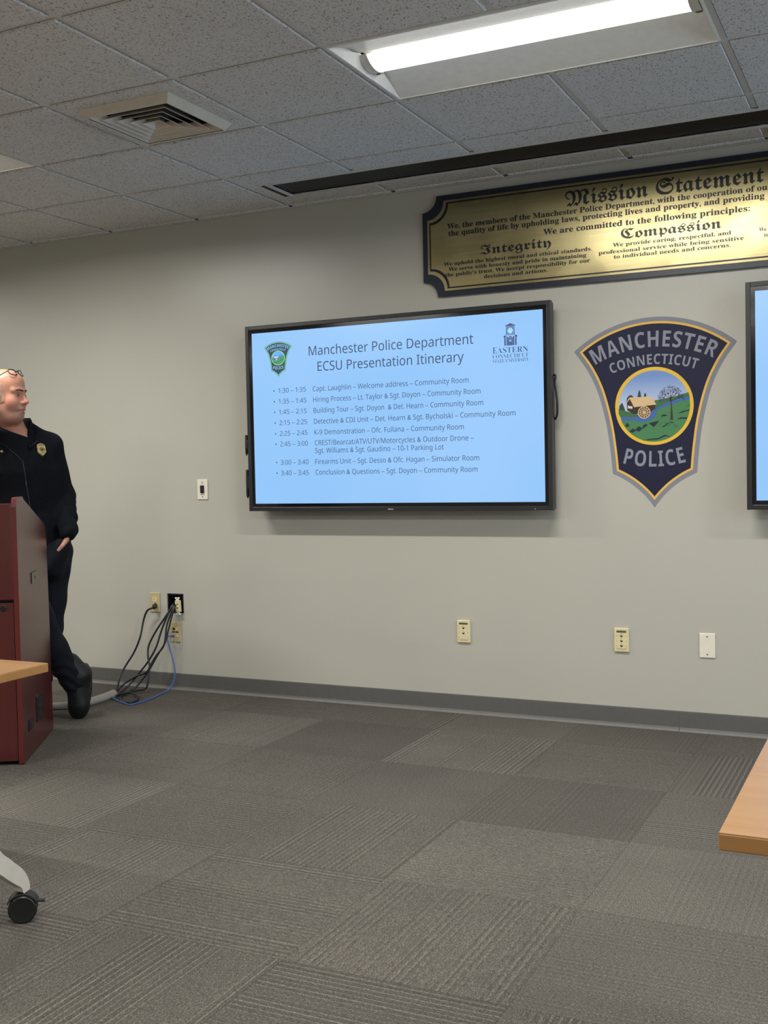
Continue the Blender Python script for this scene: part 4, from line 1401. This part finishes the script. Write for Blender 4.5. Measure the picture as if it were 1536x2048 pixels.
J = dict(ls=(-4.014, -.834, 1.408), le=(-4.017, -.739, 1.150), lw=(-3.892, -.846, .965),
         rs=(-4.243, -1.127, 1.415), re=(-4.32, -1.235, 1.16), rw=(-4.115, -1.335, 1.085),
         lh=(-4.050, -.790, .857), lk=(-4.056, -.845, .475), la=(-4.137, -.865, .095),
         rh=(-4.182, -.943, .870), rk=(-3.975, -1.010, .560), ra=(-3.900, -.835, .240))
J = {k_: np.array(v) for k_, v in J.items()}
def hand(p, w, d, side, curl):
    """palm, four fingers and a thumb from wrist w along d; side: direction from little finger to thumb"""
    d = d / np.linalg.norm(d); side = side - d * (side @ d); side = side / np.linalg.norm(side)
    nrm = np.cross(d, side)
    R = np.stack([d, side, nrm], 1)
    r = ell(p, w + d * .050, (.052, .040, .016), R)
    for k_, (o, L) in enumerate(((-.030, .062), (-.010, .078), (.010, .082), (.029, .074))):
        a = w + d * .088 + side * o
        b = a + (d * math.cos(curl) + nrm * math.sin(curl)) * L * .55
        c = b + (d * math.cos(curl * 2) + nrm * math.sin(curl * 2)) * L * .45
        r = smin(r, np.minimum(cap(p, a, b, .0095, .0088), cap(p, b, c, .0088, .0075)), .006)
    a = w + d * .030 + side * .034
    b = a + (d * .7 + side * .6 + nrm * .25) * .040
    c = b + (d * .95 + side * .1 + nrm * .3) * .030
    return smin(r, np.minimum(cap(p, a, b, .013, .0105), cap(p, b, c, .0105, .0085)), .010)
HD = np.array([-.46, -.08, -.86])
def body(p):
    d = loft(p, 0, SEC)
    d = smin(d, neck(p), .03)
    for s in 'lr':
        d = smin(d, cap(p, J[s + 's'], J[s + 'e'], .052, .042), .03)
        d = smin(d, cap(p, J[s + 'e'], J[s + 'w'], .041, .028), .02)
        d = smin(d, cap(p, J[s + 'h'], J[s + 'k'], .080, .056), .04)
        d = smin(d, cap(p, J[s + 'k'], J[s + 'a'], .054, .038), .02)
    d = smin(d, hand(p, J['lw'], HD, np.array([.75, -.65, 0]), .25), .012)
    d = smin(d, hand(p, J['rw'], np.array([.80, -.55, -.12]), np.array([.5, .75, 0.]), .15), .012)
    toe = np.array([-3.895, -.80, .05])
    d = smin(d, cap(p, J['ra'], toe, .036, .030), .02)
    d = smin(d, cap(p, J['la'] - [0, 0, .045], J['la'] + BF * .15 - [0, 0, .058], .034, .030), .02)
    return d
def whole(p):
    out = np.empty(len(p))
    up = p[:, 2] > 1.50
    if up.any():
        out[up] = head(p[up])
    lo_ = ~up
    if lo_.any():
        b = body(p[lo_])
        q = p[lo_]
        near = q[:, 2] > 1.40
        if near.any():
            b[near] = smin(b[near], head(q[near]), .005)
        out[lo_] = b
    return out

def skin_tone(p):
    q = to_head(p)
    c = np.tile(np.array(rgb(184, 130, 105)[:3]), (len(p), 1))
    def blend(w, col):
        w = np.clip(w, 0, 1)[:, None]
        c[:] = c * (1 - w) + np.array(rgb(*col)[:3]) * w
    def blob(ctr, r):
        return np.exp(-(((np.c_[q[:, 0], np.abs(q[:, 1]), q[:, 2]] - ctr) / r) ** 2).sum(1))
    blend(.55 * blob((.055, .050, -.034), (.035, .03, .028)), (178, 100, 84))
    blend(.5 * blob((.112, 0, -.028), (.02, .02, .016)), (190, 104, 88))
    beard = np.clip((-.038 - q[:, 2]) / .03, 0, 1) * np.clip((q[:, 2] + .15) / .03, 0, 1) * np.clip((q[:, 0] + .03) / .04, 0, 1)
    blend(.55 * beard, (128, 98, 86))
    blend(.7 * blob((.094, 0, -.0625), (.02, .022, .006)), (150, 84, 76))
    blend(.7 * blob((.094, 0, -.0745), (.02, .020, .006)), (158, 92, 84))
    blend(.6 * np.clip((.03 - q[:, 0] - .25 * np.maximum(q[:, 2], 0)) / .03, 0, 1) * np.clip((.075 - q[:, 2] - .15 * q[:, 0]) / .025, 0, 1) * np.clip((q[:, 2] + .06) / .02, 0, 1), (138, 112, 96))
    blend(.4 * blob((.080, .032, -.012), (.02, .018, .007)), (150, 104, 92))
    blend(.8 * blob((.086, .0315, .0080), (.02, .017, .0030)), (62, 42, 36))
    blend(.6 * blob((.085, .033, -.0745), (.012, .010, .004)), (110, 66, 58))
    return c

k = NT('skin')
vc = k.n('ShaderNodeVertexColor', layer_name='tone')
k.l(vc.outputs[0], k.b.inputs['Base Color'])
k.b.inputs['Roughness'].default_value = 0.55
k.b.inputs['Subsurface Weight'].default_value = 0.08
k.b.inputs['Subsurface Scale'].default_value = 0.008
k.bump(k.noise(240, 2.0, vec=k.coord()), 0.08, 0.001)
SKIN = k.m
FLEECE = mat('dark_fleece', (16, 18, 23), 0.95, spec=0.15, vary=0.25, scale=120, bump=0.25)
CLOTH = mat('dark_navy_twill', (16, 18, 26), 0.85, spec=0.2, vary=0.12, scale=200, bump=0.1)
SHIRT = mat('dark_shirt', (17, 19, 25), 0.9, spec=0.15)
LEATHER = mat('black_boot_leather', (19, 18, 19), 0.5, spec=0.4, bump=0.1)
PIPE = mat('grey_piping', (42, 46, 53), 0.8)
GOLD = mat('badge_gold', (196, 174, 116), 0.5, 0.25)
HAIR = mat('cropped_hair', (166, 130, 109), 0.85, vary=0.3, scale=300, bump=0.3)
BROW = mat('eyebrow_hair', (52, 38, 32), 0.8)

person = sdf_mesh('person', whole, (-4.5, -1.5, .01), (-3.75, -.6, 1.83), .0042, SKIN, colour=skin_tone)
tag(person, 'officer in a dark fleece jacket leaning behind the lectern, glasses on bald head', 'person')

def folds(p, amp, fz, fx):
    return amp * (np.sin(p[:, 2] * fz + 3 * np.sin(p @ BL * fx)) * np.sin(p @ BF * fx * .8 + p[:, 2] * 9 + 1.3))
JSEC = [(.845, .178, .128), (.88, .184, .136), (1.0, .180, .138), (1.15, .180, .140), (1.28, .192, .146), (1.36, .188, .134), (1.43, .150, .112), (1.475, .098, .092), (1.49, .085, .085)]
def spine_at(z):
    zs_ = [s[2] for s in spine]
    return np.array([np.interp(z, zs_, [s[i] for s in spine]) for i in (0, 1)] + [z])
def jacket(p):
    d = loft(p, .004, JSEC)
    d = smin(d, cap(p, NB + BL * .05 + [0, 0, .040], J['ls'] - [0, 0, .002], .052, .064), .04)
    d = smin(d, cap(p, NB - BL * .06 - [0, 0, .012], J['rs'], .050, .064), .04)
    for s in 'lr':
        arm = smin(cap(p, J[s + 's'], J[s + 'e'], .068, .058), cap(p, J[s + 'e'], J[s + 'w'], .058, .047), .03)
        w, e = J[s + 'w'], J[s + 'e']
        ax = (w - e) / np.linalg.norm(w - e)
        arm = smax(arm, (p - w) @ ax - .040, .008)                    # cuff
        arm = arm + .0034 * (np.sin((p @ ax) * 88 + 3 * np.sin(p @ BL * 31) + 2 * np.sin(p @ BF * 23)) + .7 * np.sin((p @ ax) * 41 + p @ BF * 60)) * np.clip(((p - e) @ ax + .12) / .2, 0, 1)
        d = smin(d, arm, .025)
    d = d + folds(p, .0035, 22, 9)
    # open neck: a wedge cut out of the front, and the throat
    c = np.array([np.interp(p[:, 2], [s[2] for s in spine], [s[i] for s in spine]) for i in (0, 1)]).T
    u, v = (p[:, :2] - c) @ BL[:2], (p[:, :2] - c) @ BF[:2]
    half = np.clip((p[:, 2] - 1.330) * .60, -.05, .085)
    wedge = np.maximum(np.abs(u) - half, .045 - v)
    d = smax(d, -wedge, .012)
    d = smax(d, -cap(p, NB - [0, 0, .02], NB + [0, -.03, .12], .074, .085), .01)
    return smax(d, .852 - p[:, 2], .010)
jk = sdf_mesh('jacket', jacket, (-4.55, -1.55, .83), (-3.75, -.6, 1.56), .0065, FLEECE, person)

def shirt(p):
    d = smin(loft(p, -.006, JSEC), cap(p, NB - [0, 0, .03], from_head((-.03, 0, -.125)), .080, .077), .03)
    return smax(d, 1.15 - p[:, 2], .01)
# neckline of the shirt dips at the front
def shirt2(p):
    q = to_head(p)
    return smax(shirt(p), q[:, 2] + .158 + q[:, 0] * .55, .008)
sdf_mesh('shirt', shirt2, (-4.4, -1.3, 1.13), (-3.85, -.75, 1.60), .006, SHIRT, person)

RE = np.array([-3.903, -.838, .196])
def trousers(p):
    d = ell(p, (-4.125, -.862, .88), (.172, .125, .15), np.stack([BL, BF, np.array([0, 0, 1.0])], 1))
    L = smin(cap(p, J['lh'], J['lk'], .100, .078), cap(p, J['lk'], J['la'] + [0, 0, .0], .076, .070), .03)
    R = smin(cap(p, J['rh'], J['rk'], .100, .080), cap(p, J['rk'], RE, .077, .061), .03)
    d = smin(smin(d, L, .04), R, .02)
    d = smin(d, cap(p, (-3.922, -.868, .895), (-3.972, -.884, .79), .046, .060), .06)     # hand in the pocket
    d = smin(d, ell(p, (-3.966, -.797, .772), (.026, .026, .044)), .006)                  # pocket flap
    d = d + folds(p, .0035, 34, 11) + .0035 * np.sin(p[:, 2] * 110 + 4 * np.sin(p @ BL * 25)) * np.clip((.36 - p[:, 2]) / .08, 0, 1)
    d = smax(d, p[:, 2] - .98, .01)
    return smax(d, .062 - p[:, 2], .01)
sdf_mesh('trousers', trousers, (-4.45, -1.25, .05), (-3.72, -.6, 1.02), .0065, CLOTH, person)

# boots: the right one stands on its toe, sole turned away
RT, RH = np.array([-3.892, -.812, .052]), np.array([-3.886, -.784, .225])
ax_ = (RT - RH) / np.linalg.norm(RT - RH)
away = np.array([-.40, .90, .1]); away -= ax_ * (away @ ax_); away /= np.linalg.norm(away)
wid = np.cross(ax_, away)
RB = np.stack([ax_, away, wid], 1)
def boot_r(p):
    d = ell(p, RT, (.056, .036, .050), RB)
    d = smin(d, cap(p, RT - ax_ * .02 + away * .004, RH, .043, .040), .03)
    d = smin(d, cap(p, RT - ax_ * .03 - away * .012, J['ra'] + [0, 0, -.03], .046, .050), .03)
    d = smin(d, ell(p, RH - ax_ * .002 + away * .010, (.050, .046, .040), RB), .02)
    d = smin(d, cap(p, RH - away * .025, J['ra'] + [-.012, -.012, .05], .050, .056), .03)
    q = (p - (RT + RH) / 2) @ RB
    sole = np.maximum(np.maximum(np.abs(q[:, 1] - .037) - .011, np.sqrt((q[:, 0] / .145) ** 2 + (q[:, 2] / .047) ** 2) * .05 - .05), -1)
    d = smin(d, sole, .006)
    return smax(d, .001 - p[:, 2], .004)
sdf_mesh('boot', boot_r, (-4.05, -1.0, -.01), (-3.72, -.62, .36), .004, LEATHER, person)
LA = J['la']
def boot_l(p):
    R = np.stack([BF, BL, np.array([0, 0, 1.0])], 1)
    d = ell(p, LA + BF * .145 + [0, 0, -.052], (.062, .050, .043), R)
    d = smin(d, cap(p, LA + [0, 0, -.045], LA + BF * .11 + [0, 0, -.05], .045, .042), .03)
    d = smin(d, cap(p, LA + [0, 0, -.04], LA + [0, 0, .06], .048, .054), .03)
    return smax(d, .001 - p[:, 2], .006)
sdf_mesh('boot', boot_l, (-4.3, -1.2, -.01), (-3.88, -.7, .22), .006, LEATHER, person)

def hair(p):
    q = to_head(p)
    d = ell(np.c_[q[:, 0], np.abs(q[:, 1]), q[:, 2]], (-.016, 0, .040), (.098, .077, .090)) - .0022
    d = head_local(q) - .0030
    side = np.maximum(np.maximum(q[:, 0] - (.042 - .25 * np.maximum(q[:, 2], 0)), q[:, 2] - (.062 - .15 * q[:, 0])), -.050 - q[:, 2] + .4 * np.maximum(q[:, 0], 0))
    d = smax(d, side, .010)
    return smax(d, -head_local(q) - .004, .001) * HS
sdf_mesh('hair', hair, HC - .14, HC + .14, .004, HAIR, person)

EYEW = mat('eye_white', (140, 126, 116), 0.6)
IRIS = mat('eye_iris', (34, 30, 26), 0.3)
for s in (-1, 1):
    a = MB()
    # visible part of the eyeball between the lids
    re, ce = .0125, np.array([.0775, s * .0320, .0025])
    def ep(u, w, lift=0.0):
        q = np.array([math.sqrt(max(1e-9, 1 - u * u - w * w)), u, w]) * (re + lift)
        return from_head(ce + q)
    n_ = 16
    v = [ep(0, 0)] + [ep(k_ * .92 * math.cos(2 * math.pi * i / n_), k_ * .34 * math.sin(2 * math.pi * i / n_)) for k_ in (.5, 1) for i in range(n_)]
    a.add(v, [(0, 1 + i, 1 + (i + 1) % n_) for i in range(n_)] + [(1 + i, 1 + n_ + i, 1 + n_ + (i + 1) % n_, 1 + (i + 1) % n_) for i in range(n_)], EYEW)
    v = [ep(.05 + .50 * math.cos(2 * math.pi * i / n_), max(-.32, min(.32, .50 * math.sin(2 * math.pi * i / n_))), .0005) for i in range(n_)] + [ep(.05, 0, .0006)]
    a.add(v, [(i, (i + 1) % n_, n_) for i in range(n_)], IRIS)
    a.build('eye', person, smooth=60)
    a = MB()
    pts = [from_head((x, s * y, z)) for x, y, z in ((.1000, .010, .0240), (.0985, .020, .0275), (.0925, .032, .0290), (.0815, .044, .0250), (.0700, .053, .0165))]
    a.tube(spline(pts, 5), .0042, BROW, 8, r1=.0026)
    a.build('eyebrow', person, smooth=60)

# collar, piping, zip, badge and name on the jacket
from mathutils.bvhtree import BVHTree
bpy.context.view_layer.update()
bv = BVHTree.FromPolygons([v.co[:] for v in jk.data.vertices], [tuple(f.vertices) for f in jk.data.polygons])
def on_chest(u, z, lift=.001):
    c = spine_at(z) + BL * u
    r = bv.ray_cast(Vector(c + BF * .5), Vector(-BF))
    if r[0] is None:
        return c + BF * .14, BF
    n_ = np.array(r[1])
    return np.array(r[0]) + n_ * lift, n_
a = MB()
rows_ = []
for i in range(41):
    th = math.radians(24 + (360 - 48) * i / 40)
    fr_ = (math.cos(th) + 1) / 2                     # 1 at the front
    k0 = fr_ ** 5
    def P(rl, rd, z):
        return NB + BL * (math.sin(th) * rl) + BF * (math.cos(th) * rd) + np.array([0, 0, z])
    ci = P(.074, .082, .092 - .150 * k0); co = P(.081, .089, .102 - .155 * k0)
    bo = P(.116 + .016 * k0, .116 + .006 * k0, .006 - .080 * k0); bi = P(.096, .098, -.02 - .07 * k0)
    rows_.append((ci, co, bo, bi))
v = [p for r_ in rows_ for p in r_]
a.add(v, [(4 * i + k_, 4 * i + (k_ + 1) % 4, 4 * (i + 1) + (k_ + 1) % 4, 4 * (i + 1) + k_) for i in range(40) for k_ in range(4)] + [(0, 1, 2, 3), (163, 162, 161, 160)], FLEECE)
a.build('collar', jk, smooth=50)
for s in (-1, 1):
    pts = [on_chest(-.015 + s * (.004 + (z - 1.335) * .45 + 5 * (z - 1.335) ** 2), z, .003)[0] for z in np.linspace(1.335, 1.435, 9)]
    b = MB(); b.tube(pts, .0022, PIPE, 6); b.build('piping', jk, smooth=60)
pts = [on_chest(-.015, z, .0008)[0] for z in np.linspace(1.335, .87, 24)]
b = MB(); b.tube(pts, .0026, PIPE, 6)
p0, n0 = on_chest(-.015, 1.235, .005); b.tube([p0, p0 - [0, 0, .022]], .0035, PIPE, 8)
b.build('zip', jk, smooth=60)
p0, n0 = on_chest(.094, 1.390, .002)
ux = np.cross([0, 0, 1.0], n0); ux /= np.linalg.norm(ux); uz = np.cross(n0, ux)
a = MB()
shape = [(-.010, .034), (0, .037), (.010, .034), (.0165, .029), (.0195, .015), (.0185, .0), (.0195, -.014), (.012, -.024), (0, -.036), (-.012, -.024), (-.0195, -.014), (-.0185, 0), (-.0195, .015), (-.0165, .029)]
def emb(pts, lift):
    return [p0 + ux * x * 1.22 + uz * z * .95 + n0 * lift for x, z in pts]
nb_ = len(shape)
a.add(emb(shape, -.004) + emb([(x * .86, z * .88) for x, z in shape], .003), [(i, (i + 1) % nb_, nb_ + (i + 1) % nb_, nb_ + i) for i in range(nb_)] + [tuple(range(nb_, 2 * nb_))], GOLD)
bd = a.build('badge', jk)
a = MB()
a.add(emb(circle(0, 0, .0115, 20), .0036) + emb(circle(0, 0, .0085, 20), .0036), [(i, (i + 1) % 20, 20 + (i + 1) % 20, 20 + i) for i in range(20)], SHIRT)
a.add(emb(circle(0, 0, .0052, 12), .0036), [tuple(range(12))], SHIRT)
a.add(emb([(-.012, .022), (.012, .022), (.012, .0255), (-.012, .0255)], .0036), [(0, 1, 2, 3)], SHIRT)
a.add(emb([(-.008, -.020), (.008, -.020), (.008, -.0175), (-.008, -.0175)], .0036), [(0, 1, 2, 3)], SHIRT)
a.build('seal', bd)
p0, n0 = on_chest(-.104, 1.384, .003)
ux = np.cross([0, 0, 1.0], n0); ux /= np.linalg.norm(ux); uz = np.cross(n0, ux)
t = MB(); write(t, 'OR', -.012, .012, -.006, .011, 0, GOLD, SANSB)
a = MB(); a.add(emb([(x, z) for x, _, z in t.v], .001), t.f, GOLD); a.build('name_lettering', jk)

# glasses pushed up on the head
g = thing('eyeglasses', 'black framed glasses pushed up on top of the bald head', 'glasses', tuple(from_head((.03, 0, .12))))
gi = np.array(g.location)
FR = mat('glasses_frame', (18, 14, 16), 0.3)
k = NT('glasses_lens'); k.b.inputs['Alpha'].default_value = 0.12; k.b.inputs['Roughness'].default_value = 0.02
k.b.inputs['Base Color'].default_value = (.95, .97, .97, 1)
LG = k.m
up = np.array([-.55, 0, .84])
def gp(c, u, w):
    return from_head(np.array(c) + np.array([0, 1, 0]) * u + up * w) - gi
a = MB()
for s in (-1, 1):
    c = (.0640, s * .0345, .1120)
    ring_ = []
    for i in range(25):
        q = 2 * math.pi * i / 24
        ring_.append(gp((c[0] - .010 * (math.cos(q) * s > 0) * abs(math.cos(q)), c[1], c[2]), .0245 * math.copysign(abs(math.cos(q)) ** .8, math.cos(q)), .0155 * math.copysign(abs(math.sin(q)) ** .8, math.sin(q))))
    a.tube(ring_, .0025, FR, 8, cap=False)
a.tube([gp((.064, 0, .1120), -.011, .006), gp((.067, 0, .1120), 0, .009), gp((.064, 0, .1120), .011, .006)], .0022, FR, 8)
for s in (-1, 1):
    a.tube(spline([gp((.055, s * .059, .1120), 0, .006), from_head((.018, s * .080, .092)) - gi, from_head((-.030, s * .089, .050)) - gi, from_head((-.085, s * .087, .020)) - gi], 6), .0024, FR, 8)
a.build('frame', g, smooth=60)
for s in (-1, 1):
    b = MB(); b.add([gp((.0600, s * .0345, .1120), .0235 * math.cos(2 * math.pi * i / 20), .0145 * math.sin(2 * math.pi * i / 20)) for i in range(20)], [tuple(range(20))], LG)
    b.build('lens', g)
